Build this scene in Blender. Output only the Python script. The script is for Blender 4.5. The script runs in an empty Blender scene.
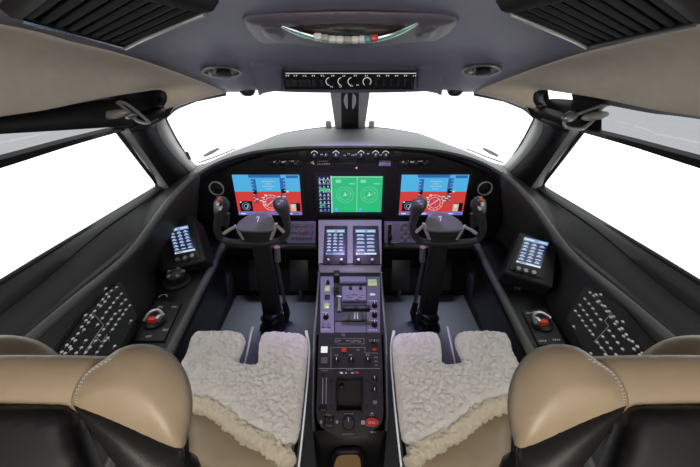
import bpy, bmesh, math, random
import numpy as np
from mathutils import Vector, Matrix, noise
from mathutils.geometry import delaunay_2d_cdt
random.seed(7)
S = bpy.context.scene
COL = S.collection

# ------------------------------------------------------------------ camera, sky, lights, exposure
FPX, CX, CY, PITCH = 330.0, 350.0, 233.5, math.radians(28.5)
CP, SP = math.cos(PITCH), math.sin(PITCH)
cam_d = bpy.data.cameras.new('camera'); cam_d.sensor_width = 36.0; cam_d.lens = FPX/700*36.0
cam_d.clip_start = 0.01; cam_d.clip_end = 100
cam = bpy.data.objects.new('camera', cam_d); COL.objects.link(cam)
cam.location = (0, 0, 0); cam.rotation_euler = (math.pi/2-PITCH, 0, 0)
S.camera = cam
S.view_settings.view_transform = 'Standard'; S.view_settings.look = 'None'
S.view_settings.gamma = 1.0; S.view_settings.exposure = 0.0
S.view_settings.use_curve_mapping = False

w = bpy.data.worlds.new('overcast_sky'); S.world = w; w.use_nodes = True
bg = w.node_tree.nodes['Background']; bg.inputs[0].default_value = (0.98, 0.99, 1, 1); bg.inputs[1].default_value = 2.2

def area(name, loc, target, size, energy, color, sy=None, spread=math.pi):
    l = bpy.data.lights.new(name, 'AREA'); l.energy = energy; l.color = color; l.size = size; l.spread = spread
    if sy: l.shape = 'RECTANGLE'; l.size_y = sy
    o = bpy.data.objects.new(name, l); COL.objects.link(o); o.location = loc
    o.rotation_euler = (Vector(target)-Vector(loc)).to_track_quat('-Z', 'Y').to_euler()
    return o
area('cabin_lamp', (0.0, -0.45, 0.06), (0, 0.7, -0.7), 0.5, 6.5, (1.0, 0.91, 0.80), 0.25)
area('cabin_lamp', (0.0, -0.95, 0.05), (0, 0.4, 0.05), 0.5, 6.0, (1.0, 0.93, 0.84), 0.25)
ml = bpy.data.lights.new('map_lamp', 'SPOT'); ml.energy = 15; ml.color = (0.60, 0.48, 1.0); ml.spot_size = math.radians(96); ml.spot_blend = .35; ml.shadow_soft_size = .04
mo = bpy.data.objects.new('map_lamp', ml); COL.objects.link(mo); mo.location = (0, 1.19, -.10)
mo.rotation_euler = (Vector((0, 1.24, -.8))-mo.location).to_track_quat('-Z', 'Y').to_euler()
for sx in (-1, 1):
    area('foot_fill_light', (sx*.40, 1.38, -0.78), (sx*.42, 1.20, -1.2), 0.16, 0.9, (0.85, 0.90, 1.0), 0.05, math.radians(95))  # added fill lights, brighten the footwell carpet

# ------------------------------------------------------------------ pixel rays
def ray(px, py):
    u = (px-CX)/FPX; v = (CY-py)/FPX
    return Vector((u, CP+v*SP, -SP+v*CP))
def P(px, py, x=None, y=None, z=None, d=None):
    r = ray(px, py)
    if d is None:
        d = x/r.x if x is not None else (y/r.y if y is not None else z/r.z)
    return r*d
def mx(v, s):
    return Vector((v.x if s < 0 else -v.x, v.y, v.z))

class Frame:
    def __init__(self, o, r, u):
        self.o = Vector(o); self.r = Vector(r).normalized()
        u = Vector(u); u = u-self.r*u.dot(self.r); self.u = u.normalized()
        self.n = self.r.cross(self.u)
    def pt(self, a, b, c=0.0): return self.o+self.r*a+self.u*b+self.n*c
    def px(self, px, py, lift=0.0):
        r = ray(px, py); o = self.o+self.n*lift
        t = self.n.dot(o)/self.n.dot(r); q = r*t-self.o
        return (q.dot(self.r), q.dot(self.u))
    def at(self, px, py, lift=0.0):
        a, b = self.px(px, py, lift); return self.pt(a, b, lift)
    def scale(self, px, py):
        a = self.at(px, py).y; r = ray(px, py); return (self.at(px, py).x if False else self.at(px, py).y/r.y)/FPX   # metres per pixel
    @staticmethod
    def three(a, b, c):          # a, b along r; c gives up; normal towards the camera
        f = Frame(a, b-a, c-a)
        if f.n.dot(-f.o) < 0:
            f = Frame(a, a-b, c-a)
        return f

# ------------------------------------------------------------------ materials
def mat(name, col, rough=0.5, metal=0.0, noise_s=0, noise_a=0.0, bump=0.0, bump_s=200, coat=0.0, sheen=0.0):
    m = bpy.data.materials.new(name); m.use_nodes = True
    nt = m.node_tree; b = nt.nodes['Principled BSDF']
    b.inputs['Base Color'].default_value = (*col, 1); b.inputs['Roughness'].default_value = rough
    b.inputs['Metallic'].default_value = metal
    if max(col) < .06: b.inputs['Specular IOR Level'].default_value = .32
    if coat: b.inputs['Coat Weight'].default_value = coat; b.inputs['Coat Roughness'].default_value = 0.1
    if sheen: b.inputs['Sheen Weight'].default_value = sheen
    tc = nt.nodes.new('ShaderNodeTexCoord')
    n = nt.nodes.new('ShaderNodeTexNoise'); n.inputs['Scale'].default_value = noise_s or 30
    n.inputs['Detail'].default_value = 4
    nt.links.new(tc.outputs['Object'], n.inputs['Vector'])
    mixn = nt.nodes.new('ShaderNodeMix'); mixn.data_type = 'RGBA'
    a = noise_a or 0.12
    mixn.inputs['A'].default_value = (*[c*(1-a) for c in col], 1)
    mixn.inputs['B'].default_value = (*[min(1, c*(1+a)) for c in col], 1)
    nt.links.new(n.outputs['Fac'], mixn.inputs['Factor']); nt.links.new(mixn.outputs['Result'], b.inputs['Base Color'])
    if bump:
        n2 = nt.nodes.new('ShaderNodeTexNoise'); n2.inputs['Scale'].default_value = bump_s
        nt.links.new(tc.outputs['Object'], n2.inputs['Vector'])
        bp = nt.nodes.new('ShaderNodeBump'); bp.inputs['Strength'].default_value = bump; bp.inputs['Distance'].default_value = 0.002
        nt.links.new(n2.outputs['Fac'], bp.inputs['Height']); nt.links.new(bp.outputs['Normal'], b.inputs['Normal'])
    return m
def emi(name, col, st=1.0):
    m = bpy.data.materials.new(name); m.use_nodes = True; nt = m.node_tree
    b = nt.nodes['Principled BSDF']; b.inputs['Base Color'].default_value = (0.01, 0.01, 0.01, 1)
    b.inputs['Roughness'].default_value = 0.25
    b.inputs['Emission Color'].default_value = (*col, 1); b.inputs['Emission Strength'].default_value = st
    return m
def srgb(r, g, b):
    f = lambda c: (c/255/12.92) if c <= 10 else ((c/255+0.055)/1.055)**2.4
    return (f(r), f(g), f(b))
M = {}
M['black'] = mat('black_plastic', (0.008, 0.008, 0.009), 0.45)
M['panel'] = mat('panel_black', (0.0055, 0.0055, 0.006), 0.42, bump=0.2, bump_s=600)
M['char'] = mat('charcoal_liner', (0.018, 0.018, 0.0185), 0.55, bump=0.35, bump_s=500)
M['char2'] = mat('charcoal_light_liner', (0.036, 0.037, 0.039), 0.55, bump=0.35, bump_s=500)
M['ledge'] = mat('soft_charcoal_ledge', (0.033, 0.033, 0.034), 0.40, bump=0.4, bump_s=420)
M['glare'] = mat('glareshield_grey', (0.150, 0.154, 0.156), 0.6, bump=0.4, bump_s=500)
M['reveal'] = mat('pillar_reveal_lit_grey', (0.30, 0.30, 0.30), 0.6)  # paler than the black face: window side-light put into the colour
M['recess'] = mat('recess_grey', (0.52, 0.53, 0.54), 0.6)
M['cream'] = mat('cream_liner', (0.54, 0.485, 0.41), 0.6, bump=0.3, bump_s=700)
M['leather'] = mat('tan_leather', (0.36, 0.285, 0.195), 0.42, bump=0.12, bump_s=1000)
M['vis'] = mat('visor_black', (0.006, 0.006, 0.006), 0.5)
M['rail'] = mat('rail_highlight_grey', (0.085, 0.085, 0.086), 0.42, bump=0.3, bump_s=500)  # paler grey carries the highlight along ridge and console edge
M['clamp'] = mat('clamp_grey', (0.26, 0.26, 0.26), 0.4, 0.3)
M['slat'] = mat('louvre_black', (0.004, 0.004, 0.0045), 0.7)
M['slat'].node_tree.nodes['Principled BSDF'].inputs['Specular IOR Level'].default_value = .15
M['legend'] = emi('emissive_legend', (0.75, 0.76, 0.75), 0.8)  # glow added so lettering reads brighter on the dim panels
M['thread'] = mat('cream_thread', (0.62, 0.54, 0.42), 0.7)
M['blkleather'] = mat('black_leather', (0.016, 0.015, 0.015), 0.36, bump=0.15, bump_s=900)
M['fleece'] = mat('sheepskin_fleece', (0.72, 0.685, 0.65), 0.95, noise_s=60, noise_a=0.12, bump=0.8, bump_s=260, sheen=0.4)
M['fleece2'] = mat('sheepskin_cream_edge', (0.68, 0.60, 0.46), 0.95, noise_s=60, noise_a=0.12, bump=0.8, bump_s=260, sheen=0.4)
M['ceil'] = mat('ceiling_violet_lit_grey', (0.165, 0.152, 0.220), 0.5, bump=0.3, bump_s=500)  # violet bounce light is tinted into this colour
M['ovh'] = mat('overhead_dark', (0.105, 0.096, 0.120), 0.45)
M['maroon'] = mat('dark_gloss_maroon', (0.055, 0.038, 0.036), 0.25)
M['carpet'] = mat('blue_grey_carpet', (0.070, 0.076, 0.088), 0.95, noise_s=300, noise_a=0.4, bump=1.0, bump_s=800)
M['chrome'] = mat('chrome', (0.75, 0.75, 0.77), 0.18, 1.0)
M['rim'] = mat('yoke_rim_grey', (0.045, 0.045, 0.048), 0.33)
M['paint'] = mat('silver_paint', (0.50, 0.50, 0.51), 0.35, 0.15)
M['hubtop'] = mat('yoke_hub_slate', (0.15, 0.145, 0.175), 0.45)
M['silver'] = mat('satin_silver', (0.62, 0.61, 0.62), 0.32, 0.85)
M['steel'] = mat('grey_steel', (0.20, 0.20, 0.21), 0.35, 0.7)
M['lav'] = mat('grey_lavender_panel', (0.19, 0.175, 0.25), 0.5)
M['lavdark'] = mat('slate_panel', (0.10, 0.095, 0.13), 0.5)
M['ltgrey'] = mat('light_grey_panel', (0.235, 0.225, 0.235), 0.45)
M['grey'] = mat('mid_grey_plastic', (0.11, 0.11, 0.115), 0.45)
M['dgrey'] = mat('dark_grey_plastic', (0.031, 0.031, 0.034), 0.42)
M['white'] = mat('white_marking', (0.75, 0.75, 0.75), 0.5)
M['lmark'] = mat('pale_grey_marking', (0.42, 0.42, 0.43), 0.5)
M['red'] = mat('red_handle', (0.62, 0.035, 0.025), 0.35)
M['amber'] = mat('brown_wood', (0.42, 0.26, 0.12), 0.4)
M['seal'] = mat('window_seal_black', (0.008, 0.008, 0.008), 0.6)
M['wh_lit'] = emi('lit_white_key', (0.95, 0.95, 0.9), 0.9)
M['gr_lit'] = emi('lit_green_key', srgb(190, 205, 150), 0.75)
M['s_blue'] = emi('screen_sky_blue', srgb(78, 176, 226), 1)
M['s_dblue'] = emi('screen_tape_blue', srgb(40, 104, 170), 1)
M['s_red'] = emi('screen_terrain_red', srgb(206, 62, 58), 1)
M['s_dred'] = emi('screen_tape_red', srgb(150, 58, 72), 1)
M['s_navy'] = emi('screen_navy', srgb(14, 24, 58), 1)
M['s_white'] = emi('screen_white', srgb(205, 220, 232), 1)
M['s_grn'] = emi('screen_green', srgb(40, 186, 122), 1)
M['s_lgrn'] = emi('screen_light_green', srgb(132, 216, 170), 1)
M['s_tan'] = emi('screen_tan', srgb(200, 186, 150), 1)
M['s_black'] = emi('screen_black', srgb(10, 12, 20), 1)
M['s_violet'] = emi('screen_violet_bar', srgb(120, 120, 200), 1)
M['s_kd'] = emi('screen_key_dark_blue', srgb(44, 74, 128), 1)
M['s_key'] = emi('screen_key_blue', srgb(120, 158, 200), 1)

def glass_mat(name, tint):
    m = bpy.data.materials.new(name); m.use_nodes = True; nt = m.node_tree; nt.nodes.clear()
    out = nt.nodes.new('ShaderNodeOutputMaterial'); mix = nt.nodes.new('ShaderNodeMixShader')
    t = nt.nodes.new('ShaderNodeBsdfTransparent'); t.inputs[0].default_value = (*tint, 1)
    g = nt.nodes.new('ShaderNodeBsdfGlossy'); g.inputs['Roughness'].default_value = 0.03
    mix.inputs[0].default_value = 0.04
    nt.links.new(t.outputs[0], mix.inputs[1]); nt.links.new(g.outputs[0], mix.inputs[2]); nt.links.new(mix.outputs[0], out.inputs[0])
    return m
M['tint'] = glass_mat('tinted_upper_pane', (0.49, 0.495, 0.50))
M['glass'] = glass_mat('window_glass', (0.97, 0.98, 0.98))

# ------------------------------------------------------------------ mesh builder
def catmull(pts, n, closed=False):
    pts = [Vector(p) for p in pts]; k = len(pts); out = []
    segs = k if closed else k-1
    for i in range(segs):
        p1, p2 = pts[i], pts[(i+1) % k]
        p0 = pts[(i-1) % k] if (closed or i > 0) else p1*2-p2
        p3 = pts[(i+2) % k] if (closed or i < k-2) else p2*2-p1
        for j in range(n):
            t = j/n
            out.append(0.5*((2*p1)+(p2-p0)*t+(2*p0-5*p1+4*p2-p3)*t*t+(3*p1-p0-3*p2+p3)*t**3))
    if not closed: out.append(pts[-1].copy())
    return out
def resample(pts, n, closed=False):
    pts = [Vector(p) for p in pts]
    if closed: pts = pts+[pts[0]]
    L = [0]
    for a, b in zip(pts, pts[1:]): L.append(L[-1]+(b-a).length)
    out = []; m = n if closed else n-1
    for i in range(n):
        t = L[-1]*i/m; j = 0
        while j < len(L)-2 and L[j+1] < t: j += 1
        f = 0 if L[j+1] == L[j] else (t-L[j])/(L[j+1]-L[j])
        out.append(pts[j].lerp(pts[j+1], f))
    return out

def resamp_y(pts, n, y0=.06):
    pts = sorted(pts, key=lambda p: p.y); ys = [p.y for p in pts]
    return [Vector((float(np.interp(y, ys, [p.x for p in pts])), y, float(np.interp(y, ys, [p.z for p in pts])))) for y in np.linspace(ys[-1], y0, n)]
class MB:
    def __init__(self): self.v = []; self.f = []; self.mi = []
    def add(self, vs, fs, m=0):
        o = len(self.v); self.v += [Vector(p) for p in vs]
        for f in fs: self.f.append([i+o for i in f]); self.mi.append(m)
    def box(self, F, r0, r1, u0, u1, n0, n1, bev=0.0, m=0, seg=2):
        bm = bmesh.new()
        vs = [bm.verts.new((a, b, c)) for c in (n0, n1) for b in (u0, u1) for a in (r0, r1)]
        for q in ((0, 2, 3, 1), (4, 5, 7, 6), (0, 1, 5, 4), (2, 6, 7, 3), (0, 4, 6, 2), (1, 3, 7, 5)): bm.faces.new([vs[i] for i in q])
        if bev > 0:
            bev = min(bev, 0.45*min(abs(r1-r0), abs(u1-u0), abs(n1-n0)))
            bmesh.ops.bevel(bm, geom=list(bm.edges), offset=bev, segments=seg, affect='EDGES', profile=0.5)
        bm.verts.index_update()
        self.add([F.pt(*v.co) for v in bm.verts], [[v.index for v in f.verts] for f in bm.faces], m); bm.free()
    def pbox(self, F, px, py, wpx, hpx, n0, n1, bev=0.001, m=0):     # box seen at a pixel, size in pixels
        a0, b0 = F.px(px-wpx/2, py+hpx/2); a1, b1 = F.px(px+wpx/2, py-hpx/2)
        self.box(F, min(a0, a1), max(a0, a1), min(b0, b1), max(b0, b1), n0, n1, bev, m)
    def prism(self, F, poly, n0, n1, bev=0.0, m=0):
        bm = bmesh.new()
        lo = [bm.verts.new((a, b, n0)) for a, b in poly]; hi = [bm.verts.new((a, b, n1)) for a, b in poly]
        k = len(poly)
        bm.faces.new(lo[::-1]); bm.faces.new(hi)
        for i in range(k): bm.faces.new((lo[i], lo[(i+1) % k], hi[(i+1) % k], hi[i]))
        if bev > 0: bmesh.ops.bevel(bm, geom=[e for e in bm.edges if e.is_boundary or True], offset=bev, segments=2, affect='EDGES', clamp_overlap=True)
        bmesh.ops.recalc_face_normals(bm, faces=bm.faces)
        bm.verts.index_update()
        self.add([F.pt(*v.co) for v in bm.verts], [[v.index for v in f.verts] for f in bm.faces], m); bm.free()
    def quad(self, F, r0, r1, u0, u1, n, m=0):
        self.add([F.pt(r0, u0, n), F.pt(r1, u0, n), F.pt(r1, u1, n), F.pt(r0, u1, n)], [(0, 1, 2, 3)], m)
    def line(self, F, a, b, wd, n, m=0):
        a = Vector(a); b = Vector(b); t = (b-a)
        if t.length < 1e-9: return
        t = t.normalized()*wd/2; q = Vector((-t.y, t.x))
        self.add([F.pt(*(a-q), n), F.pt(*(b-q), n), F.pt(*(b+q), n), F.pt(*(a+q), n)], [(0, 1, 2, 3)], m)
    def ring(self, F, c, r0, r1, n, m=0, k=28, a0=0, a1=360):
        vs = []; fs = []
        full = abs(a1-a0) >= 360
        kk = k if full else k+1
        for i in range(kk):
            a = math.radians(a0+(a1-a0)*i/k)
            for r in (r0, r1): vs.append(F.pt(c[0]+r*math.cos(a), c[1]+r*math.sin(a), n))
        for i in range(k):
            j = (i+1) % kk; fs.append((2*i, 2*i+1, 2*j+1, 2*j))
        self.add(vs, fs, m)
    def disc(self, F, c, r, n, m=0, k=20):
        self.add([F.pt(c[0]+r*math.cos(i*math.tau/k), c[1]+r*math.sin(i*math.tau/k), n) for i in range(k)], [tuple(range(k))], m)
    def lathe(self, F, c, prof, m=0, k=20, sx=1, sy=1):               # prof: (radius, n)
        vs = []; fs = []
        for r, n in prof:
            for i in range(k):
                a = i*math.tau/k; vs.append(F.pt(c[0]+r*sx*math.cos(a), c[1]+r*sy*math.sin(a), n))
        for q in range(len(prof)-1):
            for i in range(k):
                j = (i+1) % k; fs.append((q*k+i, q*k+j, (q+1)*k+j, (q+1)*k+i))
        fs.append(tuple(range(k))[::-1]); fs.append(tuple((len(prof)-1)*k+i for i in range(k)))
        self.add(vs, fs, m)
    def tube(self, pts, r, m=0, k=10, flat=1.0, up=(0, 0, 1)):
        pts = [Vector(p) for p in pts]; n = len(pts)
        rs = r if isinstance(r, (list, tuple)) else [r]*n
        if len(rs) != n:
            rs = [float(np.interp(i/(n-1)*(len(rs)-1), range(len(rs)), rs)) for i in range(n)]
        t = (pts[1]-pts[0]).normalized(); up = Vector(up)
        a = up-t*up.dot(t)
        if a.length < 1e-3: a = Vector((1, 0, 0))-t*t.x
        a.normalize(); vs = []; fs = []
        for i in range(n):
            t = ((pts[min(i+1, n-1)]-pts[max(i-1, 0)])).normalized()
            a = (a-t*a.dot(t)).normalized(); b = t.cross(a)
            for q in range(k):
                an = q*math.tau/k; vs.append(pts[i]+(a*math.cos(an)*flat+b*math.sin(an))*rs[i])
        for i in range(n-1):
            for q in range(k):
                p = (q+1) % k; fs.append((i*k+q, i*k+p, (i+1)*k+p, (i+1)*k+q))
        fs.append(tuple(range(k))[::-1]); fs.append(tuple((n-1)*k+q for q in range(k)))
        self.add(vs, fs, m)
    def loft(self, rows, m=0, close=False, caps=False):
        n = len(rows[0]); vs = [p for r in rows for p in r]; fs = []
        for i in range(len(rows)-1):
            for j in range(n if close else n-1):
                q = (j+1) % n; fs.append((i*n+j, i*n+q, (i+1)*n+q, (i+1)*n+j))
        if caps: fs.append(tuple(range(n))[::-1]); fs.append(tuple((len(rows)-1)*n+j for j in range(n)))
        self.add(vs, fs, m)
    def ellipsoid(self, c, ax, m=0, k=18, h=12):
        c = Vector(c); A = [Vector(a) for a in ax]; rows = []
        for i in range(1, h):
            th = math.pi*i/h
            rows.append([c+A[0]*math.sin(th)*math.cos(q*math.tau/k)+A[1]*math.sin(th)*math.sin(q*math.tau/k)+A[2]*math.cos(th) for q in range(k)])
        self.loft(rows, m, close=True, caps=True)
    def pad(self, F, outline, ht, hb, R, spacing, m=0, smooth=4, nz=None, power=2.0):
        o = catmull([Vector((a, b, 0)) for a, b in outline], smooth, True) if smooth else [Vector((a, b, 0)) for a, b in outline]
        per = sum((o[i]-o[(i+1) % len(o)]).length for i in range(len(o)))
        o = resample(o, max(24, int(per/spacing)), True)
        B = np.array([(p.x, p.y) for p in o]); n = len(B); B2 = np.roll(B, -1, 0)
        x0, y0 = B.min(0); x1, y1 = B.max(0); cand = []
        rng = random.Random(3)
        yy = y0; row = 0
        while yy < y1:
            xx = x0+(spacing/2 if row % 2 else 0)
            while xx < x1: cand.append((xx+rng.uniform(-.12, .12)*spacing, yy+rng.uniform(-.12, .12)*spacing)); xx += spacing
            yy += spacing*.866; row += 1
        for fr in (0.04, 0.15, 0.35):     # rings near the edge
            if R*fr < spacing*0.8 or fr == 0.04:
                for i in range(n):
                    t = B2[i]-B[i-1]; t = t/(np.linalg.norm(t)+1e-12); nn = np.array((-t[1], t[0]))
                    for sg in (1, -1): cand.append(tuple(B[i]+nn*sg*R*fr))
        C = np.array(cand)
        def dist(C):
            d = np.full(len(C), 1e9)
            for i in range(n):
                e = B2[i]-B[i]; L = (e*e).sum()+1e-15
                t = np.clip(((C-B[i])@e)/L, 0, 1); q = B[i]+t[:, None]*e
                d = np.minimum(d, np.hypot(*(C-q).T))
            return d
        ins = np.zeros(len(C), bool)
        for i in range(n):
            a, b = B[i], B2[i]
            c = (a[1] > C[:, 1]) != (b[1] > C[:, 1])
            with np.errstate(divide='ignore', invalid='ignore'):
                xi = (b[0]-a[0])*(C[:, 1]-a[1])/(b[1]-a[1])+a[0]
            ins ^= c & (C[:, 0] < xi)
        dd = dist(C); keep = ins & (dd > min(R*0.03, spacing*.3)); C = C[keep]
        allp = [Vector(p) for p in B]+[Vector(p) for p in C]
        vv, ee, ff, ov, _, _ = delaunay_2d_cdt(allp, [], [list(range(n))], 1, 1e-7)
        vv = np.array([(p.x, p.y) for p in vv]); dv = dist(vv); dv[dv < 1e-6] = 0
        t = np.clip(dv/R, 0, 1); prof = (1-(1-t)**power)**(1/power)
        nv = len(vv); top = []; bot = []
        for i in range(nv):
            q = F.pt(vv[i][0], vv[i][1], ht*prof[i])
            if nz: q = q+nz(q, t[i])
            top.append(q); bot.append(F.pt(vv[i][0], vv[i][1], -hb*prof[i]))
        bidx = {}; vs = list(top)
        for i in range(nv):
            if dv[i] == 0: bidx[i] = i
            else: bidx[i] = len(vs); vs.append(bot[i])
        fs = [tuple(f) for f in ff]+[tuple(bidx[i] for i in f[::-1]) for f in ff]
        self.add(vs, fs, m)
    def mesh(self, name, mats, sharp=35, weld=False):
        me = bpy.data.meshes.new(name); me.from_pydata([tuple(v) for v in self.v], [], self.f)
        for mm in mats: me.materials.append(M[mm] if isinstance(mm, str) else mm)
        for p, i in zip(me.polygons, self.mi): p.material_index = i
        me.update()
        bm = bmesh.new(); bm.from_mesh(me)
        if weld: bmesh.ops.remove_doubles(bm, verts=bm.verts, dist=1e-5)
        bmesh.ops.recalc_face_normals(bm, faces=bm.faces); bm.to_mesh(me); bm.free()
        for p in me.polygons: p.use_smooth = True
        me.set_sharp_from_angle(angle=math.radians(sharp))
        return me
    def build(self, name, mats, parent=None, sharp=35, solid=0, weld=False):
        if not isinstance(mats, (list, tuple)): mats = [mats]
        me = self.mesh(name, mats, sharp, weld)
        c = sum(self.v, Vector())/len(self.v)
        me.transform(Matrix.Translation(-c))
        o = bpy.data.objects.new(name, me); COL.objects.link(o)
        if parent is not None:
            o.parent = parent; o.location = c-wloc(parent)
        else: o.location = c
        if solid:
            md = o.modifiers.new('thickness', 'SOLIDIFY'); md.thickness = solid; md.offset = 0
        return o
def wloc(o):
    l = Vector(o.location)
    while o.parent: o = o.parent; l += Vector(o.location)
    return l
def tag(o, label, cat, group=None):
    o['label'] = label; o['category'] = cat
    if group: o['group'] = group
    return o
def thing(name, label, cat, loc, group=None):
    o = bpy.data.objects.new(name, None); COL.objects.link(o); o.location = loc; o.empty_display_size = 0.05
    return tag(o, label, cat, group)
def struct(o): o['kind'] = 'structure'; return o
W3 = Frame((0, 0, 0), (1, 0, 0), (0, 1, 0))      # world: r=x u=y n=z

# ================================================================== SETTING
FLOOR = -1.20
m = MB(); m.box(W3, -1.0, 1.0, -1.3, 1.75, FLOOR-0.03, FLOOR); struct(m.build('floor', 'carpet'))

# ---- ceiling surface
ZY = [(-1.4, .13), (0, .115), (.4, .095), (.65, .072), (.95, .02), (1.1, -.03), (1.24, -.085), (1.335, -.122), (1.40, -.135)]
ZC = [(-1.4, .13), (0, .115), (.4, .095), (.65, .072), (.95, .03), (1.1, .005), (1.26, -.03), (1.40, -.04)]
def zc(x, y):
    a = float(np.interp(y, [p for p, q in ZY], [q for p, q in ZY])); b = float(np.interp(y, [p for p, q in ZC], [q for p, q in ZC]))
    t = min(1, max(0, (abs(x)-.25)/.09)); t = t*t*(3-2*t)
    return b+(a-b)*t-0.10*x*x
def PC(px, py, off=0.0):                          # where the ray meets the ceiling
    r = ray(px, py); lo, hi = 0.05, 3.0
    f = lambda d: (r*d).z-(zc(r.x*d, r.y*d)+off)
    d = lo
    while d < 3 and f(d) < 0 and (r*d).y < 1.5: d += 0.004
    if f(d) > 0 or True:
        # search the first crossing from below (ray under the ceiling -> above)
        ds = np.arange(0.05, 2.0, 0.002)
        prev = f(ds[0])
        for q in ds[1:]:
            c = f(q)
            if prev < 0 <= c:
                return r*(q-0.002*c/(c-prev))
            prev = c
    return r*(1.335/r.y)
LT = [(0, 22), (60, 37), (120, 52), (165, 67), (205, 82), (226, 91)]        # liner top edge
LTp = [PC(*p) for p in LT]
def liner_top(n=40):
    p0 = LTp[0]; back = [Vector((p0.x-0.01, -1.3, zc(p0.x, -1.3))), Vector((p0.x-0.005, 0.1, zc(p0.x, 0.1)))]
    return catmull(back+LTp, 8)
lt = liner_top()
rows = []
for p in resample(lt, 48):
    rows.append([Vector((p.x+(-2*p.x)*j/24, p.y+0.0, zc(p.x+(-2*p.x)*j/24, p.y)+(p.z-zc(p.x, p.y))*(1 if j in (0, 24) else 0))) for j in range(25)])
lp = lt[-1]
rows.append([Vector((lp.x*1.02*(1-2*j/24), 1.40, zc(lp.x*1.02*(1-2*j/24), 1.33)+0.012)) for j in range(25)])
m = MB(); m.loft(rows); struct(m.build('ceiling', 'ceil', solid=0.006))

# ---- left / right fuselage lining
WB = [P(158, 186, x=-.78), P(100, 221, x=-.785), P(0, 282, x=-.79)]          # side window lower edge, front to back
WT = [P(116, 131, x=-.69), P(60, 147, x=-.695), P(0, 166, x=-.70)]
WBr = Vector((-.80, .15, -.455)); WTr = Vector((-.715, .15, -.192))
def side_window_loop():
    WB0 = WB[0]
    a, b = WT[0], WB[0]
    bot = [WB[0], WB[1], WB[2], WBr]; top = [WTr, WT[2], WT[1], WT[0]]
    fr = [a.lerp(b, t) for t in (0.15, 0.4, 0.7, 0.86)]
    c = b.lerp(WB[1], 0.16)
    e = b.lerp((a.lerp(b, .86)+c)/2, 0.32)
    loop = [a]+fr+[e]+[c]+[WB[1].lerp(b, .5), WB[1], WB[2], WBr, WTr, WT[2], WT[1]]
    return loop
def loft_between(m, A, B, n=30, mi=0):
    m.loft([resample(A, n), resample(B, n)], mi)
HOODC = [(350, 145.5), (300, 146.5), (260, 150), (232, 156.5), (213, 164), (198, 173)]
def hood_edge():      # centre -> left end, then the ridge to the back
    ys = [1.40, 1.395, 1.385, 1.365, 1.33, 1.29]
    pts = [P(px, py, y=y) for (px, py), y in zip(HOODC, ys)]
    pts += [P(184, 184, x=-.655), P(165, 206, x=-.69), P(130, 251, x=-.72), P(80, 294, x=-.73), P(27, 339, x=-.74)]
    pts.append(Vector((-.75, .1, -.575)))
    return pts
SHIELD = [(350, 127), (326, 127.3), (300, 130.5), (280, 134.5), (260, 142), (238, 151), (215, 160.5), (203, 164.5)]
SHY = [1.86, 1.855, 1.84, 1.80, 1.75, 1.68, 1.59, 1.53]
def shield_base(): return [P(px, py, y=y) for (px, py), y in zip(SHIELD, SHY)]
STOP = [(350, 92.5), (300, 93), (250, 93), (226, 94), (196, 100), (176, 108), (166, 117)]
STY = [1.40, 1.40, 1.37, 1.335, 1.27, 1.21, 1.18]
def shield_top(): return [P(px, py, y=y) for (px, py), y in zip(STOP, STY)]
CON_Z = -.74
CON_OUT = [(205, 236), (176, 262), (159.5, 272), (153, 301), (131, 340)]
def console_outer():
    pts = [P(208, 246, y=1.34), P(190, 262, y=1.16)]+[P(px, py, z=CON_Z) for px, py in CON_OUT[2:]]
    l = pts[-1]; pts.append(Vector((l.x-.01, .1, CON_Z))); return pts

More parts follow.
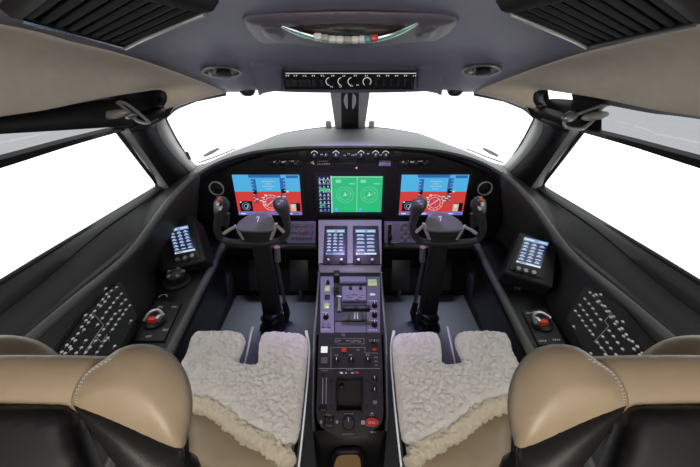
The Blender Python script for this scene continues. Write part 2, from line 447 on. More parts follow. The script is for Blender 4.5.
def mirror_rows(rows, s): return [[mx(p, s) for p in r] for r in rows]
for s, side in ((-1, 'left'), (1, 'right')):
    # ledge, ridge and side wall down to the console
    ridge = hood_edge()[5:]
    ridge = catmull(ridge, 6)
    n = 44
    R = resamp_y(ridge, n, .11)
    wb = [P(186, 175, x=-.745), P(175, 180, x=-.765)]+[p+Vector((0.002, 0, 0.005)) for p in [WB[0], WB[1], WB[2]]]+[Vector((-.80, .05, -.46))]
    A0 = resamp_y(wb, n)
    step = [P(196, 166, x=-.72), P(176, 176, x=-.745), P(157, 192, x=-.762), P(103, 229, x=-.765), P(0, 312, x=-.775), Vector((-.78, .05, -.475))]
    A1 = resamp_y(catmull(step, 5), n)
    co = resamp_y(catmull(console_outer(), 5), n, .11)
    R0 = [a.lerp(b, .90)+Vector((0.0, 0, 0.004)) for a, b in zip(A1, R)]
    R2 = [p+Vector((0.004, 0, -0.012)) for p in R]
    R3 = [a.lerp(b, .22)+Vector((-0.008, 0, 0)) for a, b in zip(R, co)]
    m = MB(); m.loft(mirror_rows([A0, A1, [p+Vector((-.006, 0, -.010)) for p in A1], [a.lerp(b, .45)+Vector((-.005, 0, -.002)) for a, b in zip(A1, R)], [a.lerp(b, .78)+Vector((-.006, 0, -.004)) for a, b in zip(A1, R)], R0, R, R2, R3, [a.lerp(b, .6)+Vector((-0.016-.02*min(1, max(0, (a.y-.8)*5)), 0, 0)) for a, b in zip(R, co)], co], s))
    m2 = MB(); m2.tube([mx(p+Vector((-.004, 0, -.006)), s) for p in R], [.010, .014, .016, .017, .017], k=14)  # roll added along the ridge, its paler grey paints the highlight
    wall = struct(m.build('wall_'+side, 'ledge', solid=0.006, sharp=50))
    struct(m2.build('trim_%d' % (13 if s < 0 else 14), 'rail', wall))
    # lower wall: kick panel, outer skin behind the console
    m = MB()
    kz = [P(224, 286, x=-.645), P(205, 333, x=-.64)]
    pr = []
    for y in np.linspace(1.62, .0, 12):
        pr.append([mx(Vector(q), s) for q in ((-.645, y, FLOOR), (-.645, y, -1.045), (-.66, y, -1.035), (-.80, y, -1.035), (-.82, y, -.70), (-.82, y, -.5))])
    m.loft(list(map(list, zip(*pr))))
    struct(m.build('trim_%d' % (1 if s < 0 else 2), 'char2', wall, solid=0.006))
    # dark upper band, recess and black bar over the side window
    N = 120
    lip = [Vector((-.665, -.2, -.08)), Vector((-.665, .2, -.085)), P(0, 112, x=-.66), P(50, 105, x=-.652), P(100, 95, x=-.635), P(140, 89, x=-.61), P(156, 87.5, x=-.598), P(165, 89.5, x=-.589), P(168.5, 95, x=-.585), P(167.5, 102, x=-.588), P(164, 107, x=-.594)]
    lip = resample(catmull(lip, 8), N)
    rec_t = [Vector((-.74, -.2, -.095)), Vector((-.74, .2, -.10)), P(0, 118, x=-.735), P(50, 112, x=-.715), P(100, 103, x=-.69), P(136, 99, x=-.665), P(150, 99, x=-.652), P(157, 100.5, x=-.642), P(160.5, 103, x=-.634), P(161.5, 106, x=-.626), P(161.5, 109, x=-.618)]
    rec_t = resample(catmull(rec_t, 8), N)
    bar_t = [Vector((-.725, -.2, -.16)), Vector((-.725, .2, -.165)), P(0, 156, x=-.71), P(60, 140, x=-.703), P(112, 127.5, x=-.692), P(130, 124, x=-.675), P(150, 121, x=-.655), P(160, 117, x=-.64), P(163, 112, x=-.622)]
    bar_t = resample(bar_t, N)
    # cream liner
    ltr = resample([p for p in lt if p.y > -.2], N)
    gb = []
    for t in np.linspace(0, 1, 12):
        bl = math.sin(math.pi*t)*0.028
        gb.append([a.lerp(b, t)+Vector((-bl*0.75, 0, bl*.75))*min(1, (N-1-i)/24) for i, (a, b) in enumerate(zip(ltr, lip))])
    # lip roll
    gb.append([p+Vector((-.004, 0, -.006))*min(1, (N-1-i)/12) for i, p in enumerate(lip)]); gb.append([p+Vector((-.014, 0, -.004))*min(1, (N-1-i)/12) for i, p in enumerate(lip)])
    m = MB(); m.loft(mirror_rows(gb, s))
    # the strip of liner over the windshield
    hd = [lt[-1]]+[P(px, py, y=y) for px, py, y in ((208, 95, 1.295), (190, 100, 1.245), (176, 106, 1.20))]
    low = [lt[-1]+Vector((0, .005, -.004))]+[P(px, py+1.4, y=y+.01) for px, py, y in ((208, 95, 1.295), (190, 100, 1.245), (168, 109, 1.185))]
    up_ = [lt[-1]]+[lip[-1].lerp(lt[-1], t) for t in (.66, .33, 0)]
    loft_between(m, [mx(p, s) for p in up_], [mx(p, s) for p in low], 16)
    struct(m.build('trim_%d' % (3 if s < 0 else 4), 'cream', solid=0.005, sharp=60))
    def upx(p): return CX+FPX*p.x/(p.y*CP-p.z*SP)
    lA, lB = [p+Vector((-.004, 0, -.002)) for p in lip], [p+Vector((-.035, 0, 0.0)) for p in lip]
    m = MB(); gi = []
    for ra, rb, tint in ((lA, lB, 0), (lB, rec_t, 0), (rec_t, bar_t, 1)):
        for q in range(N-1):
            fx = upx(ra[q].lerp(ra[q+1], .5))
            if s > 0 and not tint and 129 < fx < 153: continue
            if tint and fx < (118 if s < 0 else 100): gi.append(q); continue
            m.add([mx(v, s) for v in (ra[q], ra[q+1], rb[q+1], rb[q])], [(0, 1, 2, 3)])
    tr = struct(m.build('trim_%d' % (5 if s < 0 else 6), 'black', solid=0.005, weld=True, sharp=85))
    g = MB(); g.loft(mirror_rows([rec_t[gi[0]:gi[-1]+2], bar_t[gi[0]:gi[-1]+2]], s))
    struct(g.build('window_%d' % (5 if s < 0 else 6), 'tint', solid=0.003, sharp=80))
    # black bar = upper window frame
    m = MB()
    wt = resample([Vector((-.72, -1.2, -.19)), WTr, WT[2], WT[1], WT[0]], 40)
    b2 = resample([Vector((-.725, -1.2, -.16)), Vector((-.725, .2, -.165)), P(0, 156, x=-.71), P(60, 140, x=-.703), P(112, 127.5, x=-.692)], 40)
    m.loft(mirror_rows([[p+Vector((.002, 0, 0)) for p in b2], [p+Vector((.022, 0, -.004)) for p in b2], [p+Vector((.018, 0, .002)) for p in wt], wt, [p+Vector((-.02, 0, 0)) for p in wt]], s))
    # forward pillar: reveal, black face, reveal, from the top to the cowl
    wf = [P(117, 131, x=-.69), P(133, 152, x=-.727), P(147, 171, x=-.762), P(160, 192, x=-.785)]
    f1 = [P(129, 129, x=-.66), P(137, 141, x=-.682), P(152, 163, x=-.715), P(170, 189, x=-.735)]
    f2 = [P(157, 119, x=-.615), P(158, 133, x=-.645), P(172, 154, x=-.68), P(195, 177, x=-.70)]
    gs = [P(164, 115, y=1.19), P(170, 128, y=1.29), P(182, 149, y=1.44), P(198, 168, y=1.53)]
    dn = lambda L: catmull(L, 5)
    wf, f1, f2, gs = dn(wf), dn(f1), dn(f2), dn(gs)
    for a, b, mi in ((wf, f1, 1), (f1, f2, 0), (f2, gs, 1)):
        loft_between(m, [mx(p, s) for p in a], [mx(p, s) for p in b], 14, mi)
    # black head strip above the windshield and over the pillar top
    hs_a = [P(px, py-3.5, y=y-.004) for (px, py), y in list(zip(STOP, STY))[3:]]
    hs_b = [P(px, py+1.2, y=y+.012) for (px, py), y in list(zip(STOP, STY))[3:]]
    loft_between(m, [mx(p, s) for p in hs_a], [mx(p, s) for p in hs_b], 14, 0)
    loft_between(m, [mx(p, s) for p in [P(112, 122, x=-.69), P(140, 112, x=-.655), P(163, 105, x=-.618), P(176, 103, x=-.59)]],
                 [mx(p, s) for p in [P(116, 131, x=-.685), P(136, 131, x=-.655), P(160, 121, x=-.612), P(170, 114, x=-.588)]], 14, 0)
    # seal around the side window
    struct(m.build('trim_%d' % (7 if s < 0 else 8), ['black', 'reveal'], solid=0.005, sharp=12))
    loop = side_window_loop()
    m = MB(); lo = [mx(p+Vector((-.012, 0, 0)), s) for p in loop]
    m.add(lo, [tuple(range(len(lo)))])
    win = struct(m.build('window_%d' % (3 if s < 0 else 4), 'glass', solid=0.006))
    m = MB(); cl = [mx(p+Vector((0.002, 0, 0)), s) for p in loop[:12]]
    m.tube(catmull(cl, 4), 0.0065, k=8); m.build('window_seal', 'seal', win)
    # fuselage outside skin behind the lining (keeps daylight out of the gaps)
    m = MB()
    prs = []
    for y in np.linspace(1.66, -1.3, 20):
        k = 1.0 if y < 1.1 else max(0.55, 1-(y-1.1)*0.25)
        prs.append([mx(Vector((a*k, y, b)), s) for a, b in ((-.84, -1.23), (-.86, -.9), (-.86, -.62), (-.83, -.50))])
    m.loft(prs)
    if True:
        prs = []
        for y in np.linspace(0.13, -1.3, 6): prs.append([mx(Vector((a, y, b)), s) for a, b in ((-.83, -.5), (-.81, -.3), (-.78, -.12), (-.76, .0), (-.74, .09))])
        m.loft(prs)
    struct(m.build('trim_%d' % (9 if s < 0 else 10), 'char', solid=0.01))
# aft end of the cabin, firewall
m = MB(); m.box(W3, -1.0, 1.0, -1.33, -1.30, FLOOR-.03, .2); struct(m.build('wall_back', 'cream'))
m = MB()
m.box(W3, -.86, .86, 1.62, 1.66, FLOOR-.03, -.53)
m.box(W3, -.645, .645, 1.475, 1.63, FLOOR-.02, -1.02, .004)
struct(m.build('wall_front', 'black'))
# ceiling skin above the liner
m = MB()
rows = []
for y in np.linspace(-1.3, 1.36, 24):
    wd = float(np.interp(y, [-1.3, .6, 1.0, 1.2, 1.36], [.78, .74, .66, .56, .36]))
    rows.append([Vector((wd*q, y, float(np.interp(y, [-1.3, .65, .95, 1.2, 1.36], [.17, .13, .09, .02, -.06]))-(.10 if y < 1.0 else .03)*abs(q)**3)) for q in np.linspace(-1, 1, 17)])
m.loft(rows); struct(m.build('trim_11', 'char', solid=0.01))

# windshields and centre post
pl = P(334, 94, y=1.40)
for s, nme in ((-1, 'window_1'), (1, 'window_2')):
    st = resample(catmull([P(345, 92.5, y=1.42)]+[p+Vector((0, .02, .002)) for p in shield_top()[1:]], 4), 30)
    sb = resample(catmull([P(345, 127, y=1.87)]+[p+Vector((0, .012, -.004)) for p in shield_base()[1:]], 4), 30)
    m = MB(); m.loft(mirror_rows([[a.lerp(b, t) for a, b in zip(st, sb)] for t in np.linspace(0, 1, 8)], s))
    win = struct(m.build(nme, 'glass', solid=0.006))
    # seal round the rim; lower outer corner is rounded
    rim = [p+Vector((0, -.012, 0)) for p in resample(catmull(shield_base(), 4), 24)]+[P(194.5, 165.5, y=1.52), P(181.5, 148, y=1.43), P(169.5, 127, y=1.28), P(164, 115, y=1.185)]
    m = MB(); m.tube(catmull([mx(p, s) for p in rim[2:]], 2), 0.005, k=8); m.build('window_seal', 'seal', win)
m = MB()
def post(rw, py, y, dy): return [P(350-rw, py, y=y), P(350+rw, py, y=y)]
tp, bt = 90, 129
# black core, grey flanks
def prow(hw_o, hw_i, py, y):
    a = P(350-hw_o, py, y=y+.03); b = P(350-hw_i, py, y=y); c = P(350+hw_i, py, y=y); d = P(350+hw_o, py, y=y+.03)
    e = P(350+hw_o, py, y=y+.06); f = P(350-hw_o, py, y=y+.06); return [a, b, c, d, e, f]
ra, rb = prow(20.5, 9, 88, 1.36), prow(14.5, 8.5, 129.5, 1.80)
m.add(ra+rb, [(0, 1, 7, 6), (2, 3, 9, 8), (3, 4, 10, 9), (4, 5, 11, 10), (5, 0, 6, 11)], 1)
m.add(ra+rb, [(1, 2, 8, 7)], 0)
post_o = struct(m.build('trim_15', ['black', 'reveal']))
FPo = Frame.three(P(340, 88, y=1.36), P(360, 88, y=1.36), P(350, 129.5, y=1.80))
for dx in (-3.6, 3.6):
    m = MB(); m.tube([FPo.at(350+dx*k_, py, .012) for py, k_ in ((94, .9), (97, 1.1), (101, 1.15), (105, 1), (108.5, .8))], [.003, .007, .009, .007, .003], k=10, flat=.6); m.build('post_clip', 'paint', post_o)

# ================================================================== GLARESHIELD
root = thing('glareshield', 'grey curved glareshield hood above the instrument panel, under the windshields', 'glareshield', P(350, 140, y=1.45))
m = MB()
he = catmull(hood_edge()[:7], 6); sb = catmull([P(350, 127, y=1.88)]+shield_base()[1:]+[P(196, 166, x=-.72)], 6)
full = lambda L: [p for p in L]+[mx(p, 1) for p in L[-2::-1]] if False else L
def both(L):                                       # left half (centre first) -> whole, left to right
    l = list(reversed(L)); return l+[mx(p, 1) for p in L[1:]]
n = 61
H = resample(both(he), n); B_ = resample(both(sb), n)
B_ = [p+Vector((0, .03, -.004)) for p in B_]
rows = [B_]+[[b.lerp(h, t)+Vector((0, 0, 0.010*math.sin(math.pi*t))) for b, h in zip(B_, H)] for t in (.2, .4, .6, .8, .93)]+[H, [h+Vector((0, .004, -.008)) for h in H], [h+Vector((0, .03, -.012)) for h in H]]
m.loft(rows); m.build('hood', 'glare', root, solid=0.004, sharp=60)
m = MB()
rowsu = [[h+Vector((0, .012, -.012)) for h in H], [h+Vector((0, .07, -.05)) for h in H]]
m.loft(rowsu); m.build('hood_underside', 'black', root, solid=0.004)
# stubs at the post base
for px in (328.5, 371.5):
    F = Frame(P(px, 127, y=1.80), (1, 0, 0), (0, 1, 0)); m = MB()
    m.lathe(F, (0, 0), [(.016, -.01), (.016, .022), (.012, .030), (.006, .032)], k=16)
    tag(m.build('defog_nozzle', 'grey'), 'small grey stub at the %s foot of the windshield centre post' % ('left' if px < 350 else 'right'), 'nozzle', 'stubs at the centre post')

# ================================================================== INSTRUMENT PANEL
PY = 1.44
FP = Frame((0, PY, -.55), (1, 0, 0), (0, 0, 1))
root = thing('instrument_panel', 'wide black main instrument panel under the glareshield holding three displays', 'instrument panel', (0, PY, -.70))
out = [(196, 196), (204, 178), (220, 165), (250, 154), (300, 147), (350, 146)]
poly = [FP.px(*p) for p in out]+[FP.px(700-a, b) for a, b in out[-2::-1]]
poly += [FP.px(511, 250), FP.px(383, 250), FP.px(383, 219), FP.px(317, 219), FP.px(317, 250), FP.px(189, 250)]
m = MB(); m.prism(FP, poly[::-1], -.02, 0.0, bev=0.0015); m.build('panel_face', 'panel', root)
# knee bolster / lower lip
m = MB()
for s in (-1, 1):
    for (a, b) in ((190, 317),):
        p0, p1 = P(a, 246, y=PY-.02), P(b, 246, y=PY-.02)
        m = MB(); m.tube([mx(p0, s), mx(p1, s)], .016, k=12); m.build('lower_lip', 'char', root)
# vent rings
for s in (-1, 1):
    px = 217 if s < 0 else 484.5
    c = FP.px(px, 188); m = MB()
    m.lathe(FP, c, [(.030, -.002), (.034, .002), (.034, .010), (.0305, .011), (.0295, .006), (.0285, -.001)], k=32)
    ro = m.build('air_outlet', 'paint', None)
    tag(ro, 'round %s air outlet with thin steel ring at the %s end of the panel' % ('black', 'left' if s < 0 else 'right'), 'air outlet', 'panel end air outlets')
    m = MB(); m.lathe(FP, c, [(.0285, .001), (.0285, .004), (.008, .006), (.004, .008)], k=28); m.build('outlet_core', 'black', ro)
# markings on the panel
m = MB()
def txt(F, m, px, py, wpx, hpx, n=3, mi=0, lift=.0012):        # strokes that stand in for illegible small lettering
    a0, b0 = F.px(px-wpx/2, py+hpx/2); a1, b1 = F.px(px+wpx/2, py-hpx/2)
    k = max(2, int(wpx/1.6)); st = (a1-a0)/k
    rr = random.Random(int(px*31+py*7))
    for i in range(k):
        h = rr.choice((1, 1, .8)); x0 = a0+i*st
        m.quad(F, x0, x0+st*.3, b0, b0+(b1-b0)*h, lift, mi)
        if rr.random() < .8: yy = rr.choice((b0, b1-(b1-b0)*.2, (b0+b1)/2)); m.quad(F, x0, x0+st*.75, yy, yy+(b1-b0)*.2, lift, mi)
txt(FP, m, 323, 161.2, 11, 1.3); txt(FP, m, 324, 163.9, 13, 1.3)
a = FP.px(313, 162.5); m.add([FP.pt(a[0]-.012, a[1], .0012), FP.pt(a[0]+.006, a[1]+.010, .0012), FP.pt(a[0]+.002, a[1], .0012), FP.pt(a[0]+.006, a[1]-.010, .0012)], [(0, 1, 2, 3)])
m.build('maker_lettering', 'lmark', root)
# dark recess left of placard, placard
m = MB(); m.pbox(FP, 350, 163, 13, 5, 0, .002, .001, 0); m.build('annunciator_window', 'seal', root)
m = MB(); m.pbox(FP, 384.8, 163.2, 12, 5.2, 0, .003, .001, 0); q = m.build('placard', 'lav', root)
m = MB(); txt(FP, m, 384.8, 162.2, 10, 1.6, lift=.0034); txt(FP, m, 384.8, 164.6, 8, 1.2, lift=.0034); m.build('placard_lettering', 'black', q)
m = MB(); m.lathe(FP, FP.px(356.5, 168), [(.005, 0), (.005, .004), (.003, .006)]); m.build('light_sensor', 'amber', root)

# guidance panel with knobs
root = thing('guidance_panel', 'long black autopilot guidance panel of knobs just under the glareshield centre', 'control panel', FP.at(350, 156))
m = MB(); m.pbox(FP, 350, 154.5, 172, 11.5, 0.0005, .010, .002); m.build('housing', 'black', root)
FG = Frame(FP.o+FP.n*.010, FP.r, FP.u)
for px, py, wv in ((302.5, 153, 5), (397.5, 153, 5)):
    m = MB(); m.pbox(FG, px, py, 7, 5.5, 0.0004, .003, .001); m.build('key', 'dgrey', root)
for i, (px, r) in enumerate(((314.5, 3.0), (326, 2.6), (336, 3.6), (361, 3.0), (375.5, 3.0), (385.5, 3.0))):
    c = FG.px(px, 154.5); sc = 0.0045
    m = MB(); m.lathe(FG, c, [(sc*r*.8, 0), (sc*r*.8, .010), (sc*r*.65, .018), (sc*r*.6, .019)], k=18); k_ = m.build('knob', 'dgrey', root)
    m = MB(); m.quad(FG, c[0]-.0012, c[0]+.0012, c[1]+.001, c[1]+sc*r*.6, .0195); m.build('pointer', 'white', k_)
m = MB()
for px in (314.5, 336, 361, 375.5, 385.5):
    c = FG.px(px, 154.5); m.ring(FG, c, .0135, .0165, .0008, 0, 20, 20, 160)
    c = FG.px(px, 150.5); m.quad(FG, c[0]-.003, c[0]+.003, c[1]-.002, c[1]+.002, .0008)
for px in (322, 326, 345, 349, 353, 356, 368.5, 381): txt(FG, m, px, 153.4+random.random()*3, 2.6, 1.3, lift=.0008)
m.build('lettering', 'legend', root)
for s in (-1, 1):                                  # display control strips above the outer displays
    c0 = 286 if s < 0 else 414.5
    root = thing('display_controller', 'row of small knobs above the %s flight display' % ('left-hand' if s < 0 else 'right-hand'), 'control panel', FP.at(c0, 162), 'display control strips')
    m = MB(); m.pbox(FP, c0, 162, 33, 7.5, 0.0005, .006, .0015); m.build('housing', 'black', root)
    F2 = Frame(FP.o+FP.n*.006, FP.r, FP.u)
    for d in (-8.5, 1.5, 10):
        m = MB(); c = F2.px(c0+d, 162.5); m.lathe(F2, c, [(.010, 0), (.010, .007), (.008, .012)], k=16); m.build('knob', 'dgrey', root)
    m = MB()
    for d in (-11, -9, -6, -3, -1, 4, 6.5, 8, 12): txt(F2, m, c0+d, 159.6+(abs(d) % 2)*2.4, 2.4, 1.3, lift=.0006)
    for d in (-8.5, 1.5, 10): m.ring(F2, F2.px(c0+d, 162.5), .0112, .0128, .0006, 0, 16, 30, 150)
    m.build('lettering', 'legend', root)

# ---- screens
def display(px0, px1, py0, py1, label, name='flight_display', side=0):
    x0, z1 = FP.px(px0, py0)[0], FP.px((px0+px1)/2, py0)[1]
    x1 = FP.px(px1, py0)[0]; z0 = FP.px((px0+px1)/2, py1)[1]
    root = thing(name, label, 'display', FP.pt((x0+x1)/2, z0, 0), 'main panel displays')
    m = MB(); b = .016
    m.prism(FP, [(x0-b, z0-b*.9), (x1+b, z0-b*.9), (x1+b, z1+b*.9), (x0-b, z1+b*.9)], 0.0004, .010, bev=.002)
    m.build('bezel', 'black', root)
    F = Frame(FP.pt(x0, z0, .0102), FP.r, FP.u); return root, F, x1-x0, z1-z0
SM = ['s_blue', 's_dblue', 's_red', 's_dred', 's_navy', 's_white', 's_tan', 's_black', 's_violet', 's_grn', 's_lgrn', 's_key']
def pfd(root, F, w, h):
    m = MB(); E = .0003
    q = lambda a, b, c, d, k, mi: m.quad(F, a*w, b*w, c*h, d*h, k*E, mi)
    q(0, 1, .0, 1, 0, 2); q(0, 1, .60, 1, 1, 0); q(0, 1, 0, .075, 2, 8)
    q(.24, .72, .93, 1, 2, 1); q(.02, .22, .94, .985, 2, 0); q(.8, .98, .92, .985, 2, 1)
    q(.27, .34, .30, .90, 2, 1); q(.27, .34, .30, .60, 3, 3); q(.70, .78, .34, .92, 2, 1); q(.70, .78, .34, .60, 3, 3)
    q(.285, .335, .53, .63, 4, 7); q(.71, .775, .56, .66, 4, 7); q(.79, .82, .58, .62, 4, 5)
    for i in range(7):
        q(.275, .30, .36+i*.08, .37+i*.08, 5, 5); q(.75, .775, .38+i*.08, .39+i*.08, 5, 5)
    for i, ww in enumerate((.05, .09, .05, .09)):
        q(.52-ww, .52+ww, .66+i*.06, .668+i*.06, 4, 5)
    c = (.535*w, .32*h)
    for r in (.040, .028): m.ring(F, c, r-.0016, r, 5*E, 5)
    for k in range(12):
        a = k*math.pi/6; m.line(F, (c[0]+.032*math.cos(a), c[1]+.032*math.sin(a)), (c[0]+.039*math.cos(a), c[1]+.039*math.sin(a)), .0018, 5*E, 5)
    m.line(F, (c[0]-.02, c[1]-.014), (c[0]+.02, c[1]+.018), .003, 6*E, 5); m.line(F, (c[0]-.006, c[1]+.02), (c[0]+.008, c[1]-.02), .0026, 6*E, 8)
    for a, b in ((.40, .44), (.41, .33), (.44, .50), (.66, .36), (.64, .46), (.69, .42), (.30, .40), (.36, .36), (.72, .47)): q(a, a+.045, b, b+.022, 5, 5)
    q(.41, .46, .245, .29, 5, 6)
    # map inset
    q(.04, .24, .10, .36, 4, 7); c = (.14*w, .23*h)
    m.ring(F, c, .0175, .0195, 6*E, 11); m.ring(F, c, .009, .0105, 6*E, 5); m.line(F, (c[0], c[1]-.016), (c[0]+.012, c[1]+.014), .002, 6*E, 5)
    q(.05, .08, .32, .35, 6, 5)
    q(.83, .98, .10, .31, 4, 7); q(.83, .915, .10, .29, 5, 6); q(.85, .89, .2, .26, 6, 5)
    for i in range(9): q(.04+i*.105, .04+i*.105+.07, .022, .05, 4, 5 if i in (0, 3, 7) else 1)
    m.build('screen', SM, root)
for s in (-1, 1):
    if s < 0: r_, F, w_, h_ = display(232.5, 299.5, 174, 214, 'left-hand flight display with blue sky over red ground, behind the left yoke')
    else: r_, F, w_, h_ = display(401.5, 468.8, 174, 214, 'right-hand flight display with blue sky over red ground, behind the right yoke')
    pfd(r_, F, w_, h_)
r_, F, w_, h_ = display(317.6, 382.8, 175, 212, 'centre display showing two green radar maps beside a dark engine column', 'map_display')
m = MB(); E = .0003
q = lambda a, b, c, d, k, mi: m.quad(F, a*w_, b*w_, c*h_, d*h_, k*E, mi)
q(0, 1, 0, 1, 0, 4); q(.215, 1, .02, .98, 1, 9); q(.20, .215, 0, 1, 2, 5); q(.60, .612, .02, .98, 2, 10); q(.215, 1, .955, .985, 2, 10)
q(.215, 1, 0, .03, 3, 4)
for cx, cy in ((.42, .5), (.80, .5)):
    for r in (.040, .027): m.ring(F, (cx*w_, cy*h_), r-.0017, r, 3*E, 10, 36)
    m.line(F, (cx*w_-.035, cy*h_-.02), (cx*w_+.03, cy*h_+.012), .0016, 3*E, 10); m.line(F, (cx*w_, cy*h_-.006), (cx*w_, cy*h_+.012), .004, 4*E, 5)
    m.line(F, (cx*w_-.008, cy*h_), (cx*w_+.010, cy*h_), .003, 4*E, 5); q(cx-.14, cx-.06, .82, .9, 3, 10); q(cx+.06, cx+.15, .78, .81, 3, 10); q(cx-.16, cx-.12, .04, .14, 3, 0)
rr = random.Random(5)
for i in range(9):
    for j in range(3):
        x_ = .012+j*.062; y_ = .05+i*.105
        q(x_, x_+.045, y_, y_+.012, 3, 5 if rr.random() < .7 else 11); q(x_+.01, x_+.03, y_+.03, y_+.06, 3, 5 if rr.random() < .6 else 0)
for i in (8.1, 5.6): m.ring(F, (.055*w_, i*.105*h_), .009, .0108, 4*E, 5, 20, -30, 210); m.ring(F, (.155*w_, i*.105*h_), .009, .0108, 4*E, 5, 20, -30, 210)
q(.02, .19, .60, .67, 4, 9); q(.02, .1, .2, .24, 4, 9)
m.build('screen', SM, r_)

# ---- lavender side keypads
for s in (-1, 1):
    if s < 0:
        o = [(288, 221), (316, 221), (316, 246), (297, 246), (286, 240), (284, 236)]
        root = thing('audio_panel', 'grey lavender keypad panel right of the left yoke', 'control panel', FP.at(300, 246))
    else:
        o = [(384, 221), (415, 221), (418, 238), (413, 246), (384, 246)]
        root = thing('gear_panel', 'grey lavender panel with the landing gear lever left of the right yoke', 'control panel', FP.at(400, 246))
    poly = [FP.px(*p) for p in o]
    m = MB(); m.prism(FP, poly[::-1], .002, .016, bev=.002); m.build('face_plate', 'lav', root)
    F2 = Frame(FP.o+FP.n*.016, FP.r, FP.u)
    if s < 0:
        for j, yy in enumerate((225, 231.5)):
            for i in range(5):
                m = MB(); m.pbox(F2, 291.5+i*5.0, yy, 2.8, 2.6, .0004, .004, .001, 0); k_ = m.build('key', 'lavdark', root)
                m = MB(); txt(F2, m, 291.5+i*5.0, yy, 1.7, 1.0, lift=.0044); m.build('lettering', 'white', k_)
        for i in range(6):
            m = MB(); m.pbox(F2, 293+i*3.6, 238, 2.2, 2.6, .0004, .004, .001, 0); m.build('key', 'lavdark', root)
        m = MB(); c = F2.px(303.5, 231.5); m.lathe(F2, c, [(.006, 0), (.006, .006), (.004, .008)]); m.build('knob', 'red', root)
    else:
        m = MB(); m.pbox(F2, 389.5, 233, 4.2, 17, .0004, .003, .001); m.build('lever_slot', 'black', root)
        m = MB(); m.pbox(F2, 389.3, 237.5, 2.4, 9, .003, .024, .002); m.pbox(F2, 389.3, 235, 4.4, 4.4, .02, .036, .004); m.build('gear_lever', 'black', root)
        m = MB(); m.pbox(F2, 393, 231, .9, 12, .0004, .0012, 0); txt(F2, m, 394, 243, 8, 1.4, lift=.0008); txt(F2, m, 390, 224, 6, 1.2, lift=.0008); m.build('lettering', 'white', root)
        for j in range(5):
            for i in range(3):
                m = MB(); m.pbox(F2, 401.5+i*3.8, 224.5+j*4.1, 2.3, 1.9, .0004, .004, .001); m.build('key', 'lavdark' if (i+j) % 2 else 'ltgrey', root)

# ================================================================== TOUCH CONTROLLERS
def touch_screen(m, F, x0, x1, y0, y1, n, seed, rowsn=5, coln=3):
    rr = random.Random(seed); w = x1-x0; h = y1-y0; E = .0003
    m.quad(F, x0, x1, y0, y1, n, 0)
    q = lambda a, b, c, d, mi, k=1: m.quad(F, x0+a*w, x0+b*w, y0+c*h, y0+d*h, n+k*E, mi)
    q(.0, 1, .87, 1, 1); q(.04, .45, .91, .96, 2, 2); q(.6, .95, .91, .96, 2, 2)
    for i in range(rowsn):
        for j in range(coln):
            a = .04+j*(.95/coln); b = .12+i*(.73/rowsn)
            q(a, a+.95/coln-.05, b, b+.73/rowsn-.045, 3)
            q(a+.03, a+.95/coln-.09, b+.03, b+.055, 2, 2)
            if rr.random() < .75: q(a+.06, a+.95/coln-.13, b+.075, b+.095, 2, 2)
    q(.02, .98, .02, .085, 2 if seed % 2 else 1); q(.1, .4, .04, .065, 0, 2)
GT = Frame.three(P(319, 263, d=1.45), P(381, 263, d=1.45), P(350, 220, y=1.42))
GT = Frame(GT.o, (1, 0, 0), GT.u)
KEYM = ['s_navy', 's_key', 's_white', 's_kd']
for k, (pa, pb, nm) in enumerate(((323, 347.5, 'left'), (353, 378, 'right'))):
    root = thing('touch_controller', '%s one of two blue lit touch controllers side by side above the pedestal' % nm, 'touch controller', GT.at((pa+pb)/2, 266), 'centre touch controllers')
    a0, b0 = GT.px(pa, 265.5); a1, b1 = GT.px(pb, 227)
    m = MB(); m.box(GT, a0, a1, b0, b1, 0.0005, .012, .003); m.build('bezel', 'dgrey', root)
    sa, sb_ = GT.px(pa+2.6, 256.5); ta, tb = GT.px(pb-2.6, 231)
    m = MB(); touch_screen(m, GT, sa, ta, sb_, tb, .0123, 10+k, 6 if k == 0 else 5, 3 if k == 0 else 2); m.build('screen', KEYM, root)
    Fk = Frame(GT.o+GT.n*.012, GT.r, GT.u)
    for px in (pa+5.5, pb-6):
        m = MB(); m.lathe(Fk, Fk.px(px, 261), [(.008, 0), (.008, .012), (.006, .015), (.0055, .015)], k=18); m.build('knob', 'steel', root)

# ================================================================== PEDESTAL
p275 = P(350, 275, d=1.38); p335 = P(350, 335, d=1.12); p430 = P(350, 437, d=.955)
FA = Frame.three(P(320, 275, d=1.38), P(380, 275, d=1.38), P(350, 335, d=1.12)*1.0)
FA = Frame((0, p335.y, p335.z), (1, 0, 0), p275-p335)
FB = Frame((0, p430.y, p430.z), (1, 0, 0), p335-p430)
root = thing('centre_pedestal', 'long black centre pedestal with levers, knobs and an open tray between the two seats', 'pedestal', (0, .85, FLOOR))
m = MB()
prof = [  # (y, z, half width) along the top, front to back
    (1.43, P(350, 219, y=1.43).z, .150), (P(350, 263, d=1.45).y, P(350, 263, d=1.45).z, .139), (P(350, 272, d=1.40).y, P(350, 272, d=1.40).z, .132),
    (p275.y, p275.z, .128), (p335.y, p335.z, .119), (.70, p335.z+(p430.z-p335.z)*(p335.y-.70)/(p335.y-p430.y), .115), (.61, p335.z+(p430.z-p335.z)*(p335.y-.61)/(p335.y-p430.y), .111),
    (p430.y+.02, p430.z-.002, .106), (p430.y-.005, p430.z-.02, .094), (p430.y-.02, p430.z-.06, .085), (p430.y-.035, p430.z-.13, .080), (p430.y-.035, FLOOR, .080)]
rows = []
